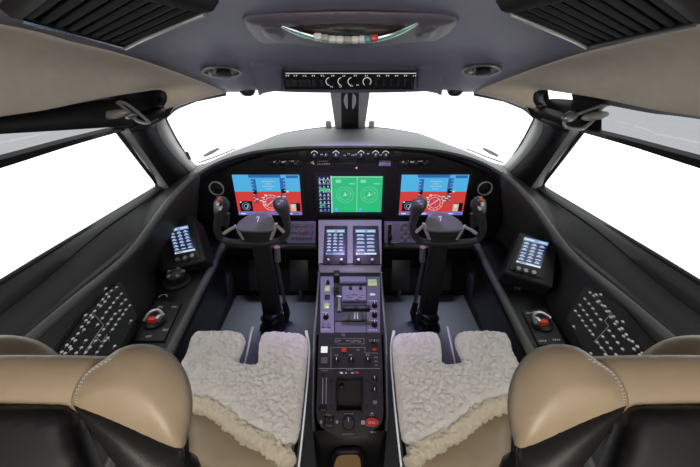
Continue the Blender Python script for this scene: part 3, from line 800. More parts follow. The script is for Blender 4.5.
for y, z, hw in prof:
    zb = FLOOR
    r_ = .010
    z1 = max(z-.02, zb)
    rows.append([Vector((-hw-.004, y, zb)), Vector((-hw-.003, y, z1)), Vector((-hw-.001, y, max(z-.004, zb))), Vector((-hw+.006, y, z)), Vector((0, y, z)), Vector((hw-.006, y, z)), Vector((hw+.001, y, max(z-.004, zb))), Vector((hw+.003, y, z1)), Vector((hw+.004, y, zb))])
nf = 8
m.loft(rows)
keep = [i for i in range(len(m.f)) if not (i//nf in (4, 5, 6) and i % nf in (3, 4))]
m.f = [m.f[i] for i in keep]; m.mi = [m.mi[i] for i in keep]
body = m.build('body', 'black', root, sharp=40)
# light grey sloped fascia around the touch controllers, and its front lip
m = MB(); poly = [GT.px(319.5, 272), GT.px(380.5, 272), GT.px(381.5, 220), GT.px(318.5, 220)]
poly = [(GT.px(318.6, 264)), GT.px(381.4, 264), GT.px(381.6, 220), GT.px(318.4, 220)]
m.prism(GT, poly, -.004, .0004, bev=.001); m.build('fascia', 'ltgrey', root)
m = MB()
e0, e1 = P(318.8, 264.5, d=1.452), P(381.2, 264.5, d=1.452); g0, g1 = P(319.4, 272.5, d=1.40), P(380.6, 272.5, d=1.40)
up = Vector((0, -.003, .004))
m.loft([[e0+up, e1+up], [e0.lerp(g0, .6)+up*1.5, e1.lerp(g1, .6)+up*1.5], [g0+up, g1+up], [g0+Vector((0, 0, -.012)), g1+Vector((0, 0, -.012))]]); m.build('fascia_lip', 'ltgrey', root, solid=.003)
# side rims
for s in (-1, 1):
    m = MB(); m.tube([Vector((s*(hw+.002), y, z-.002)) for y, z, hw in prof[2:8]], .0045, k=8); m.build('side_rim', 'steel', root)
# panels on the pedestal: plane A
def plate(F, px0, py0, px1, py1, n0, n1, mt, name='panel_plate', parent=root, bev=.0015):
    m = MB(); pl = [F.px(px0, py1), F.px(px1, py1), F.px(px1, py0), F.px(px0, py0)]
    m.prism(F, pl, n0, n1, bev); return m.build(name, mt, parent)
TOP = .0065
FAt = Frame(FA.o+FA.n*TOP, FA.r, FA.u)
plate(FA, 320.5, 277.5, 334, 334, .001, TOP, 'lav')
plate(FA, 334.5, 277.5, 366, 322, .001, .004, 'dgrey', 'quadrant_plate')
plate(FA, 366.5, 277.5, 380, 334, .001, TOP, 'lavdark')
plate(FA, 335, 323, 366, 334, .001, TOP, 'lavdark')
plate(FA, 338, 279, 366, 285, .004, .016, 'lav', 'quadrant_bar', bev=.003)
plate(FA, 342, 288, 366, 303, .004, .012, 'lav', 'quadrant_block', bev=.003)
def knob(F, px, py, r, h, mt='black', pointer=True, parent=root, pm='white', nm='knob'):
    c = F.px(px, py); m = MB()
    m.lathe(F, c, [(r*1.25, 0), (r*1.25, h*.25), (r, h*.3), (r*.85, h*.95), (r*.7, h)], k=18); k_ = m.build(nm, mt, parent)
    if pointer:
        m = MB(); m.box(F, c[0]-r*.13, c[0]+r*.13, c[1]-r*.2, c[1]+r*.8, h*.98, h+.001, 0); m.build('pointer', pm, k_)
    return k_
def button(F, px, py, wpx, hpx, mt, h=.005, parent=root, nm='push_button', bev=.001):
    m = MB(); m.pbox(F, px, py, wpx, hpx, .0003, h, bev); return m.build(nm, mt, parent)
knob(FAt, 328, 283.5, .006, .016, pointer=False); button(FAt, 327.3, 289, 5, 4.6, 'gr_lit'); button(FAt, 327.3, 297.5, 5.4, 3.8, 'black')
button(FAt, 326.6, 306.5, 5.2, 4.8, 'gr_lit'); knob(FAt, 326, 317.5, .0085, .016); button(FAt, 323.6, 326, 3.6, 4, 'grey'); button(FAt, 328.6, 326, 3.6, 4, 'grey')
m = MB(); txt(FAt, m, 326, 302, 5, 1, lift=.0005); txt(FAt, m, 326, 312.3, 7, 1, lift=.0005); txt(FAt, m, 326, 329.5, 8, 1, lift=.0005); m.build('lettering', 'white', root)
button(FAt, 372.3, 283, 8.2, 5.6, 'gr_lit'); m = MB(); m.ring(FAt, FAt.px(370.5, 283), .006, .0072, .0056); m.ring(FAt, FAt.px(374.2, 283), .006, .0072, .0056); m.build('lettering', 'lavdark', root)
for py in (306, 315.5, 325): knob(FAt, 374.5, py, .0085, .016)
button(FAt, 372.5, 294.5, 5, 2, 'white', .001)
m = MB()
for py in (301, 311, 320.5, 330): txt(FAt, m, 373.5, py, 9, 1.1, lift=.0005)
m.build('lettering', 'white', root)
# speed brake / flap handle at the left of the quadrant
m = MB(); c = FA.at(337, 288, .004); up = FA.n
m.tube([c, c+up*.045+FA.u*.004], .0035, k=8); lv = m.build('flap_lever', 'steel', root)
Fh = Frame(c+up*.045, (1, 0, 0), FA.u); m = MB(); m.box(Fh, -.012, .012, -.017, .017, -.006, .034, .004); m.build('lever_handle', 'black', lv)
m = MB(); a = FA.at(339.4, 311, .006); b = FA.at(339.2, 297, .034); m.tube([a, a.lerp(b, .3), b], [.0075, .006, .0045], k=10); q = m.build('parking_brake_lever', 'silver', root)
m = MB(); m.box(Frame(b, (1, 0, 0), FA.u), -.012, .012, -.005, .006, -.004, .006, .002); m.build('lever_handle', 'steel', q)
# thrust levers
for k, px in enumerate((348.8, 363.3)):
    a = FA.at(px, 318.5, .004); b = FA.at(px-(.3 if k else -.3), 309.5, .045)
    m = MB(); m.tube([a, b], .0042, k=8, flat=1.6); t_ = m.build('thrust_lever', 'silver', root)
    c = b; F2 = Frame(c, (1, 0, 0), FA.u); m = MB(); m.box(F2, -.026, .026, -.010, .010, -.004, .014, .005); m.build('lever_grip', 'black', t_)
for px in (354.6, 357.4):
    a = FA.at(px, 319, .004); b = FA.at(px, 311, .022); m = MB(); m.tube([a, b], .0028, k=8); m.build('reverser_latch', 'silver', root)
m = MB()
for px, py in ((350, 297), (353, 294.5), (356.5, 294.5), (360, 297), (348, 295), (362, 294.8), (357, 299)):
    c = FA.px(px, py, .012); m.box(FA, c[0]-.006, c[0]+.006, c[1]-.003, c[1]+.003, .012, .016, .001)
m.build('scale_marks', 'ltgrey', root)
m = MB(); m.pbox(FA, 350.5, 291, 3, 2, .012, .020, .001); m.pbox(FA, 360.5, 291, 3, 2, .012, .020, .001); m.build('latch', 'black', root)
# lower part: plane B
FBt = Frame(FB.o+FB.n*.004, FB.r, FB.u)
m = MB()
for pl in (((318.8, 334), (381.2, 334), (382.6, 378.5), (317.4, 378.5)), ((317.4, 378.5), (336.5, 378.5), (336.5, 410.5), (316.4, 410.5)), ((362, 378.5), (382.6, 378.5), (383.4, 410.5), (362, 410.5)),
           ((316.4, 410.5), (383.4, 410.5), (382.5, 420), (379, 427), (368, 433), (356, 436.3), (342, 436.3), (330, 433), (321, 427), (317.5, 420))):
    m.prism(FB, [FB.px(*p) for p in pl][::-1], -.004, .004)
m.build('panel_plate', 'dgrey', root)
Fb = FBt
m = MB()      # thin engraved frames and lettering
def frame_line(F, m, pts, wd=.0009, lift=.0006):
    q = [F.px(*p) for p in pts]
    for a, b in zip(q, q[1:]): m.line(F, a, b, wd, lift)
frame_line(Fb, m, [(319, 368.5), (380, 368.5)], .0012); frame_line(Fb, m, [(331, 346.5), (331, 368)]); frame_line(Fb, m, [(333, 347.5), (365, 347.5), (365, 353), (378, 353)])
frame_line(Fb, m, [(335.5, 338.5), (364, 338.5), (364, 344), (335.5, 344), (335.5, 338.5)], .0007); frame_line(Fb, m, [(344, 338), (344, 332)])
for px, py, wv in ((339, 340.8, 5), (348.5, 340.8, 4), (357, 340.8, 5), (341, 372, 3), (350, 369.8, 7), (357, 372, 3), (337, 355, 4), (351, 355, 4), (368, 355, 4), (358.5, 350, 3.5),
                   (376.5, 357.5, 4), (376.8, 361.5, 4), (376.8, 365, 3), (329, 414.8, 6), (349, 413.8, 10), (372, 415.5, 5), (373.5, 432, 6), (348.5, 434.2, 12), (363, 422, 3), (322, 422, 2.4), (336, 422, 2.4), (325, 370.5, 7)):
    txt(Fb, m, px, py, wv, 1.3, lift=.0006)
m.build('lettering', 'lmark', root)
for px, py, mt in ((336.5, 342, 'lavdark'), (343, 335.5, 'grey'), (352.5, 342, 'lavdark'), (359, 342, 'grey'), (371, 341, 'grey'), (377, 341, 'grey')): button(Fb, px, py, 4, 2.6, mt)
button(Fb, 324.3, 349.8, 6.8, 6.2, 'wh_lit'); button(Fb, 324.2, 360.5, 6.8, 6.2, 'grey'); button(Fb, 344, 350.3, 5, 3.8, 'red', .006); button(Fb, 374.5, 349.5, 4, 2.4, 'red', .003)
knob(Fb, 374, 342.5, .0075, .016)
for px in (336.6, 351.2, 367.6): knob(Fb, px, 360.5, .0085, .016)
button(Fb, 341.5, 373, 3, 1.5, 'gr_lit', .002); button(Fb, 357.5, 373, 3, 1.5, 'red', .002); button(Fb, 346, 373, 2, 1, 'white', .001); button(Fb, 352.5, 373, 3, 1, 'white', .001)
# trim slider
m = MB()
for px in (323.0, 326.4): frame_line(Fb, m, [(px, 377.5), (px-.5, 404)], .0016)
m.build('slider_track', 'lmark', root)
knob(Fb, 324, 375.5, .004, .008, pointer=False); m = MB(); m.pbox(Fb, 323, 409, 7.5, 5.5, .0004, .014, .003); m.build('slider_handle', 'black', root)
# open tray
m = MB(); a0, b0 = FB.px(336.5, 410.5); a1, b1 = FB.px(362, 378.5)
rim = .004
m.box(FB, a0-rim, a1+rim, b0-rim, b0, .003, .0085, .001); m.box(FB, a0-rim, a1+rim, b1, b1+rim, .003, .0085, .001)
m.box(FB, a0-rim, a0, b0, b1, .003, .0085, .001); m.box(FB, a1, a1+rim, b0, b1, .003, .0085, .001)
tray = m.build('tray_rim', 'black', root)
m = MB(); dp = -.045
m.box(FB, a0, a1, b0, b1, dp-.003, dp, 0); m.build('tray_floor', 'dgrey', tray)
m = MB()
m.box(FB, a0-.003, a0, b0, b1, dp, .003, 0); m.box(FB, a1, a1+.003, b0, b1, dp, .003, 0); m.box(FB, a0, a1, b0-.003, b0, dp, .003, 0); m.box(FB, a0, a1, b1, b1+.003, dp, .003, 0)
m.build('tray_wall', 'dgrey', tray)
m = MB(); c = FB.px(341, 383.5); m.lathe(FB, (a0+.014, b1-.016), [(.008, dp), (.008, dp+.012), (.004, dp+.014)]); m.build('socket', 'black', tray)
for px, py in ((331, 381), (367, 381), (331, 406), (367, 406)): knob(Fb, px, py, .0028, .004, 'black', False, nm='screw')
knob(Fb, 374.4, 379, .0075, .014); knob(Fb, 374.4, 390.5, .0075, .014)
m = MB(); c = Fb.px(375, 402); m.ring(Fb, c, .0035, .0055, .0008); m.build('lettering', 'lmark', root)
m = MB(); c = Fb.px(375, 402); m.lathe(Fb, c, [(.003, 0), (.003, .008), (.0015, .012)]); m.build('toggle_switch', 'silver', root)
# trim switch, round knob, red handle
m = MB(); m.pbox(Fb, 329, 422, 10, 11, .0004, .010, .002); sw = m.build('trim_switch', 'black', root)
m = MB()
for dx in (-2, 2):
    for dy in (-2.6, 2.6): m.pbox(Frame(Fb.o+Fb.n*.010, Fb.r, Fb.u), 329+dx, 422+dy, 2.8, 3.4, .0002, .004, .001)
m.build('rocker', 'dgrey', sw)
m = MB()
for px, dx in ((321.5, -1), (336.5, 1)):
    c = Fb.px(px, 422); m.add([Fb.pt(c[0], c[1]+.006, .0008), Fb.pt(c[0]+dx*.006, c[1], .0008), Fb.pt(c[0], c[1]-.006, .0008)], [(0, 1, 2)])
m.build('arrow_mark', 'lmark', root)
m = MB(); c = Fb.px(348.5, 424); m.lathe(Fb, c, [(.020, 0), (.020, .003), (.0175, .004), (.0165, .020), (.0145, .022)], k=32); kk = m.build('rudder_trim_knob', 'dgrey', root)
m = MB(); m.box(Fb, c[0]-.0012, c[0]+.0012, c[1]+.004, c[1]+.015, .0218, .0228); m.build('pointer', 'lmark', kk)
m = MB(); c = Fb.px(372, 422.5)
m.prism(Fb, [(c[0]-.019, c[1]-.009), (c[0]-.004, c[1]-.011), (c[0]+.006, c[1]-.012), (c[0]+.021, c[1]-.002), (c[0]+.021, c[1]+.002), (c[0]+.006, c[1]+.011), (c[0]-.012, c[1]+.011), (c[0]-.019, c[1]+.006)], .004, .017, bev=.003)
m.lathe(Fb, c, [(.011, 0), (.011, .006)]); rh = m.build('emergency_brake_handle', 'red', root)
m = MB(); txt(Frame(Fb.o+Fb.n*.017, Fb.r, Fb.u), m, 372, 422.5, 7, 2, lift=.0005); m.build('lettering', 'white', rh)
m = MB()
for px, py in ((372, 414), (372, 431.5)):
    c = Fb.px(px, py); sg = 1 if py < 420 else -1; m.add([Fb.pt(c[0]-.005, c[1], .0008), Fb.pt(c[0]+.005, c[1], .0008), Fb.pt(c[0], c[1]+sg*.005, .0008)], [(0, 1, 2)])
m.pbox(Fb, 363, 422.5, 3.6, 4, .0004, .001, 0); m.build('arrow_mark', 'lmark', root)
# rear end: curved black housing with an arched opening
yr = p430.y-.036
FR = Frame((0, yr, p430.z-.1), (1, 0, 0), (0, .25, 1))
arch = lambda hw, ht, z0: [(-hw, z0)]+[(hw*math.cos(math.pi-a*math.pi/10)*1.0, ht*math.sin(a*math.pi/10)) for a in range(1, 10)]+[(hw, z0)]
m = MB(); Fz = FR
c = [Fz.px(*p) for p in ((330.5, 475), (331.5, 462), (335, 453), (341, 450), (350, 449.5), (358, 450), (362.5, 455), (364, 464), (364.5, 475))]
m.prism(Fz, c[::-1], .002, .006, bev=.001); m.build('storage_opening', 'amber', root)
m = MB(); m.tube(catmull([Fz.pt(a, b, .004) for a, b in c], 3), .010, k=10); m.build('opening_rim', 'black', root)

# ================================================================== YOKES
def yoke(s):
    sd = 'left' if s < 0 else 'right'
    T = lambda v: mx(Vector(v), s)
    base = T((-.385, 1.235, FLOOR))
    root = thing('control_yoke', '%s-hand black control yoke with silver spokes on its floor column' % sd, 'yoke', base, 'control yokes')
    # column
    m = MB(); rows = []
    for (px, py, y, hw) in ((258, 232, 1.235, 8.5), (262, 250, 1.235, 8.6), (267, 280, 1.24, 8.5), (272.3, 312, 1.245, 8.5)):
        c = P(px, py, y=y); sc = hw*(c.y/ray(px, py).y)/FPX
        ring = []
        for a, b in ((-1, -.6), (-.8, -1), (.8, -1), (1, -.6), (1, .6), (.8, 1), (-.8, 1), (-1, .6)): ring.append(T((c.x+a*sc, c.y+b*.03, c.z)))
        rows.append(ring)
    m.loft(rows, close=True, caps=True); m.build('column', 'char', root)
    # rubber boot: folded
    m = MB(); rows = []
    c0 = P(272.5, 312, y=1.245)
    for i, t in enumerate(np.linspace(0, 1, 12)):
        r = .043+.018*t+.006*math.sin(i*2.1); z = c0.z+.012+(FLOOR-c0.z-.012)*t
        rows.append([T((c0.x+(r+.006*math.sin(3*a+i))*math.cos(a), c0.y-.005+(r*1.1+.005*math.sin(5*a+2*i))*math.sin(a), z)) for a in [k*math.tau/24 for k in range(24)]])
    m.loft(rows, close=True, caps=True); m.build('boot', 'blkleather', root, sharp=80)
    # control tube beside the column
    m = MB(); m.tube([T(P(276, 258, y=1.27)), T(P(281, 282, y=1.28)), T(P(285, 303, y=1.29))], .008, k=8); m.build('cable_conduit', 'steel', root)
    m = MB(); m.tube([T(P(277, 247, y=1.27)), T(P(278, 261, y=1.27))], [.014, .018, .014], k=12); m.build('conduit_fitting', 'silver', root)
    m = MB(); m.tube([T(P(284, 302, y=1.28)), T(P(287, 312, y=1.27)), T(P(286, 325, y=1.26))], [.014, .016, .012], k=10); m.build('conduit_sleeve', 'blkleather', root)
    # wheel plane
    c = P(252, 226, y=1.185); FY = Frame(c, (1, 0, 0), (0, -.20, .98))
    pt = lambda px, py, l=0: T(FY.at(px, py, l))
    m = MB()
    path = [(220.5, 210), (217.2, 222), (217.6, 232), (222, 239.3), (230, 241.6), (243, 242.8), (258, 243), (272, 242.4), (281, 240), (286, 234), (287.5, 224), (286, 212)]
    m.tube(catmull([pt(*p) for p in path], 5), [.013, .015, .015, .014, .014, .0145, .015, .0145, .014, .0145, .014, .013], k=14); m.build('wheel_rim', 'rim', root)
    # hub
    FYh = Frame(P(256, 222, y=1.165), (1, 0, 0), (0, .72, .69)); FYt = Frame(T(FYh.o), (1, 0, 0), FYh.u)
    m = MB(); hub = [(236.5, 229), (238, 223), (244, 218), (252, 214), (261, 211.5), (269, 212), (272.5, 217), (275, 224), (275, 229), (268, 232), (244, 232)]
    hp = [FYh.px(*p) for p in hub]
    if s > 0: hp = [(-a, b) for a, b in hp]
    FYs = Frame(T(FY.o), (1, 0, 0), FY.u)
    m.pad(FYt, hp, .008, .02, .012, .006, smooth=2); m.build('hub', 'hubtop', root, sharp=60)
    m = MB(); lo = [FY.px(*p) for p in ((237.5, 227.5), (256, 225.5), (274.5, 226.5), (273, 237), (262, 240), (247, 240), (240.5, 237))]
    if s > 0: lo = [(-a, b) for a, b in lo]
    m.pad(FYs, lo, .022, .02, .008, .005, smooth=3); hl = m.build('hub_cover', 'char2', root, sharp=60)
    sgn = 1 if s < 0 else -1
    m = MB(); e = FYt.px(*((258, 219) if s < 0 else (440.3, 218.5)), .009)
    for dx0, dy0, dx1, dy1 in ((-.006, .009, .0045, .009), (.0045, .009, -.0015, -.012), (-.006, .009, -.004, .002)): m.line(FYt, (e[0]+dx0, e[1]+dy0), (e[0]+dx1, e[1]+dy1), .0035, .0092)
    m.build('emblem', 'white', root)
    m = MB(); e = FYs.px(*((255, 232) if s < 0 else (445, 232)), .022); m.box(FYs, e[0]-.010, e[0]+.010, e[1]-.004, e[1]+.004, .016, .025, .002); m.build('hub_switch', 'black', root)
    # silver spokes
    for p in (((235.2, 225.5), (238.5, 231), (243, 239)), ((276, 223.5), (274.5, 230), (271, 239))):
        m = MB(); m.tube([pt(*q, .034) for q in p], [.009, .0105, .0095], k=8, flat=.5); m.build('spoke', 'paint', root)
    for p in (((224, 233.5), (229, 230), (236, 226.5)), ((284, 232), (280, 228.5), (275.5, 224.5))):
        m = MB(); m.tube([pt(*q, .010) for q in p], [.008, .007, .006], k=8); m.build('spoke_arm', 'paint', root)
    # grips: outboard with switches, inboard plain
    m = MB(); m.tube(catmull([pt(221.5, 224, .004), pt(220, 215, .008), pt(221, 207, .012), pt(222.5, 201, .012), pt(224.5, 197.5, .006)], 4), [.014, .019, .027, .030, .024, .010], k=16); g = m.build('grip', 'rim', root)
    m = MB(); m.tube(catmull([pt(218.5, 212, .026), pt(219.0, 205, .036), pt(220, 199.5, .032)], 4), [.012, .018, .018, .010], k=12, flat=.6); m.build('switch_head', 'ltgrey', g)
    for px, py, r, mt in ((219.5, 199.5, .0045, 'red'), (218.5, 203.5, .004, 'white'), (221.5, 203, .004, 'black'), (218.6, 207.6, .0045, 'silver'), (220.9, 208, .0035, 'white')):
        m = MB(); cc = FY.px(px, py, .045); cc = (cc[0]*sgn, cc[1])
        m.lathe(FYs, cc, [(r*1.3, .040), (r*1.3, .052), (r*1.1, .056), (r*.5, .057)], k=12); m.build('grip_button', mt, g)
    m = MB(); m.tube(catmull([pt(286.5, 222, .004), pt(285, 214, .010), pt(282, 207, .014), pt(279.5, 201.5, .012), pt(279, 197.5, .006)], 4), [.014, .018, .0255, .030, .025, .010], k=16); g2 = m.build('grip', 'rim', root)
    m = MB(); m.tube(catmull([pt(280.3, 209, .032), pt(279, 204, .040), pt(279.3, 199.8, .032)], 4), [.009, .015, .014, .007], k=12, flat=.6); m.build('switch_head', 'grey', g2)
    m = MB(); cc = FY.px(279, 204, .045); cc = (cc[0]*sgn, cc[1]); m.lathe(FYs, cc, [(.006, .044), (.006, .054), (.003, .057)], k=12); m.build('grip_button', 'steel', g2)
    m = MB(); m.tube([pt(226.5, 226.5, .006), pt(227, 220, .006), pt(227.5, 213, .002)], [.008, .012, .010], k=10); m.build('grip_backing', 'dgrey', root)
    return root
for s in (-1, 1): yoke(s)

# rudder pedals in the dark footwells
for s in (-1, 1):
    for k, dx in enumerate((-.49, -.27)):
        nm = ('left' if (dx < -.4) == (s < 0) else 'right')
        root = thing('rudder_pedal', 'dark rudder pedal in the %s footwell, %s of the yoke column' % ('left' if s < 0 else 'right', 'outboard' if k == 0 else 'inboard'), 'pedal', mx(Vector((dx, 1.44, FLOOR)), s), 'rudder pedals')
        F = Frame(mx(Vector((dx, 1.44, -1.04)), s), (1, 0, 0), (0, .35, 1))
        m = MB(); m.box(F, -.05, .05, -.08, .09, -.008, .008, .004); m.build('foot_plate', 'black', root)
        m = MB(); m.tube([F.pt(0, 0, -.005), F.pt(0, -.10, -.03), mx(Vector((dx, 1.46, FLOOR+.005)), s)], .01, k=8); m.build('pedal_arm', 'steel', root)

# ================================================================== SIDE CONSOLES, PODS, BREAKERS
def console(s):
    sd = 'left' if s < 0 else 'right'
    T = lambda v: mx(v, s)
    root = thing('side_console', 'black %s side console with a red guarded handle beside the %s seat' % (sd, sd), 'console', T(Vector((-.56, .7, CON_Z))))
    inner = [P(222, 243, z=CON_Z+.0), P(213, 262, z=CON_Z), P(170, 345, z=CON_Z)]
    inner.append(inner[-1]+(inner[-1]-inner[-2])*0.9)
    n = 24
    I = resample(inner, n); O = resample(catmull(console_outer(), 4), n)
    O = [Vector((p.x, p.y, CON_Z)) for p in O]
    for i in range(n): O[i] = Vector((min(O[i].x, I[i].x-.03), I[i].y*.5+O[i].y*.5, CON_Z))
    m = MB()
    rows = [[p+Vector((-.03, 0, .0)) for p in O], I, [p+Vector((.010, 0, -.004)) for p in I], [p+Vector((.016, 0, -.014)) for p in I], [p+Vector((.016, 0, -.03)) for p in I], [p+Vector((.0, 0, -.045)) for p in I], [p+Vector((-.03, 0, -.31)) for p in I]]
    m.loft(mirror_rows(rows, s)); m.build('console_body', 'panel', root, solid=.004, sharp=50)
    m = MB(); m.tube([T(p+Vector((.006, 0, -.002))) for p in I], .0135, k=12); m.build('edge_rail', 'rail', root)  # edge highlight painted by the paler grey
    FC = Frame((0, 0, CON_Z+.003), (1, 0, 0), (0, 1, 0))
    def L(px, py): return FC.px(px, py)
    if s < 0:
        h = (154.5, 322.5); pl = [(156, 301), (182, 304), (164.5, 342), (133, 342)]
    else:
        h = (542, 325); pl = [(522, 312), (545, 308), (566, 346), (538, 346)]
    m = MB(); m.prism(FC, [L(*p) for p in pl], .0005, .005, bev=.001); m.build('control_plate', 'panel', root)
    F2 = Frame(FC.o+FC.n*.005, FC.r, FC.u); c = F2.px(*h); k = -s
    m = MB(); m.lathe(F2, c, [(.030, 0), (.030, .006), (.024, .010)], k=24); m.build('handle_base', 'black', root)
    m = MB(); m.tube(catmull([F2.pt(c[0]-.026, c[1]-.008, .012), F2.pt(c[0]-.02, c[1]+.02, .022), F2.pt(c[0]+.004, c[1]+.028, .026), F2.pt(c[0]+.028, c[1]+.012, .018)], 4), .0048, k=8); m.build('handle_guard', 'silver', root)
    m = MB(); cc = F2.px(h[0]-.5, h[1]+1.5); m.box(F2, cc[0]-.014, cc[0]+.014, cc[1]-.009, cc[1]+.009, .008, .026, .005); m.build('red_handle', 'red', root)
    m = MB(); cc = F2.px(h[0]+6*k, h[1]-.5); m.box(F2, cc[0]-.006, cc[0]+.006, cc[1]-.012, cc[1]+.008, .008, .026, .003); m.build('release_catch', 'silver', root)
    m = MB()
    for px, py in ((149, 336.5), (161, 307), (175, 307), (166, 330)) if s < 0 else ((543, 341), (557, 340), (530, 313), (538, 312)): txt(F2, m, px, py, 7, 1.7, lift=.0006)
    m.build('lettering', 'white', root)
    if s < 0:
        c = FC.px(177, 282); m = MB(); m.lathe(FC, c, [(.050, 0), (.050, .004), (.045, .010), (.040, .011)], k=32); t_ = m.build('tiller_base', 'black', root)
        m = MB(); m.lathe(FC, (c[0]+.004, c[1]), [(.020, .010), (.024, .022), (.030, .034), (.026, .044), (.012, .048)], k=24); m.build('tiller_wheel', 'dgrey', t_)
        m = MB()
        for a in range(5):
            an = a*math.tau/5+.4; m.ellipsoid(FC.pt(c[0]+.004+.026*math.cos(an), c[1]+.026*math.sin(an), .040), ((.009, 0, 0), (0, .009, 0), (0, 0, .008)), k=10, h=8)
        m.build('tiller_lobe', 'steel', t_)
        m = MB(); cc = FC.px(163, 297); m.ring(FC, cc, .011, .014, .001, 0, 20, 0, 200); m.build('lettering', 'lmark', root)
    else:
        m = MB(); cc = FC.px(519, 289); m.ring(FC, cc, .011, .014, .001, 0, 20, 0, 200); m.build('lettering', 'lmark', root)
        m = MB(); m.lathe(FC, cc, [(.006, 0), (.006, .006), (.003, .008)]); m.build('jack_socket', 'steel', root)
    return root
for s in (-1, 1): console(s)

def pod(s):
    sd = 'left' if s < 0 else 'right'
    if s < 0:
        F = Frame.three(P(161, 271, d=1.24), P(206, 260, d=1.24), P(178, 220, d=1.34))
        outl = [(160.5, 271.5), (206, 260.5), (192, 214), (164, 224)]; sc = [(175.5, 255.3), (196.5, 251.2), (190.3, 226.5), (168.3, 229.8)]; kn = [(179, 260.8), (186.6, 259), (194, 256.8)]
    else:
        F = Frame.three(P(505, 273, d=1.14), P(550, 288, d=1.10), P(535, 234, d=1.21))
        outl = [(504.5, 272.5), (553, 288), (557, 245), (520, 231.5)]; sc = [(515, 263), (540, 269.5), (547.5, 243.5), (524, 237.5)]; kn = [(517.3, 269.8), (524.5, 272), (532.5, 274)]
    root = thing('side_touch_controller', 'blue lit touch controller in a sloping pod beside the %s yoke' % sd, 'touch controller', F.at(*outl[0]), 'side touch controllers')
    def ccw(p):
        ar = sum(p[i][0]*p[(i+1) % len(p)][1]-p[(i+1) % len(p)][0]*p[i][1] for i in range(len(p))); return p if ar > 0 else p[::-1]
    m = MB(); m.prism(F, ccw([F.px(*p) for p in outl]), -.10, 0, bev=.004); m.build('pod_housing', 'char', root)
    pc = [F.px(*p) for p in sc]; cx = sum(p[0] for p in pc)/4; cy = sum(p[1] for p in pc)/4
    bz = [(cx+(a-cx)*1.32, cy+(b-cy)*1.12) for a, b in pc]
    bz = [(a, b-(.026 if b < cy else 0)) for a, b in bz]
    m = MB(); m.prism(F, ccw(bz), .0004, .004, bev=.001); m.build('bezel', 'panel', root)
    # screen as its own square frame
    r = Vector((pc[1][0]-pc[0][0], pc[1][1]-pc[0][1])); 
    e1 = F.r*r.x+F.u*r.y; q = Vector((pc[3][0]-pc[0][0], pc[3][1]-pc[0][1])); e2 = F.r*q.x+F.u*q.y
    class Skew(Frame):
        def __init__(self, o, a, b, n): self.o = o; self.r = a; self.u = b; self.n = n
    FS = Skew(F.pt(*pc[0], .0043), e1, e2, F.n)
    m = MB(); touch_screen(m, FS, 0, 1, 0, 1, 0, 20+s, 6, 3); m.build('screen', KEYM, root)
    F2 = Frame(F.o+F.n*.004, F.r, F.u)
    for p in kn:
        m = MB(); m.lathe(F2, F2.px(*p), [(.009, 0), (.009, .012), (.007, .015), (.0065, .015)], k=18); m.build('knob', 'steel', root)
for s in (-1, 1): pod(s)

CBL = [(323,52),(386,45),(355,65),(340,100),(328,85),(413,82),(390,107),(438,117),(318,128),(305,115),(368,135),(293,155),(280,148),(348,163),(463,150),(415,140),(440,175),(325,190),(258,183),(377,200),(405,180),(423,203),(205,207),(235,208),(303,225),(245,220),(222,250),(208,238),(355,230),(400,230),(275,262),(470,240),(195,292),(182,275),(335,258),(380,262),(310,290),(362,290),(160,315),(285,325),(145,355),(205,355),(130,345),(263,357),(318,357),(335,340),(113,392),(95,382),(180,397),(296,388),(375,387),(65,422),(85,430),(150,428),(272,423),(205,425),(230,395),(120,405)]
CBR = [(178,75),(200,95),(215,88),(242,87),(148,112),(172,140),(232,125),(222,130),(250,150),(265,155),(120,148),(140,178),(195,168),(215,200),(275,185),(290,185),(93,183),(115,210),(162,205),(185,237),(240,232),(315,215),(300,220),(135,240),(205,265),(83,273),(155,270),(335,245),(325,258),(370,245),(178,298),(290,297),(350,290),(365,285),(195,320),(253,332),(315,330),(375,330),(390,320),(220,365),(278,367),(340,367),(405,350),(425,360),(245,398),(300,400),(368,405),(435,405),(455,390),(183,430),(268,437),(330,437),(470,440),(485,430),(348,455),(510,465)]
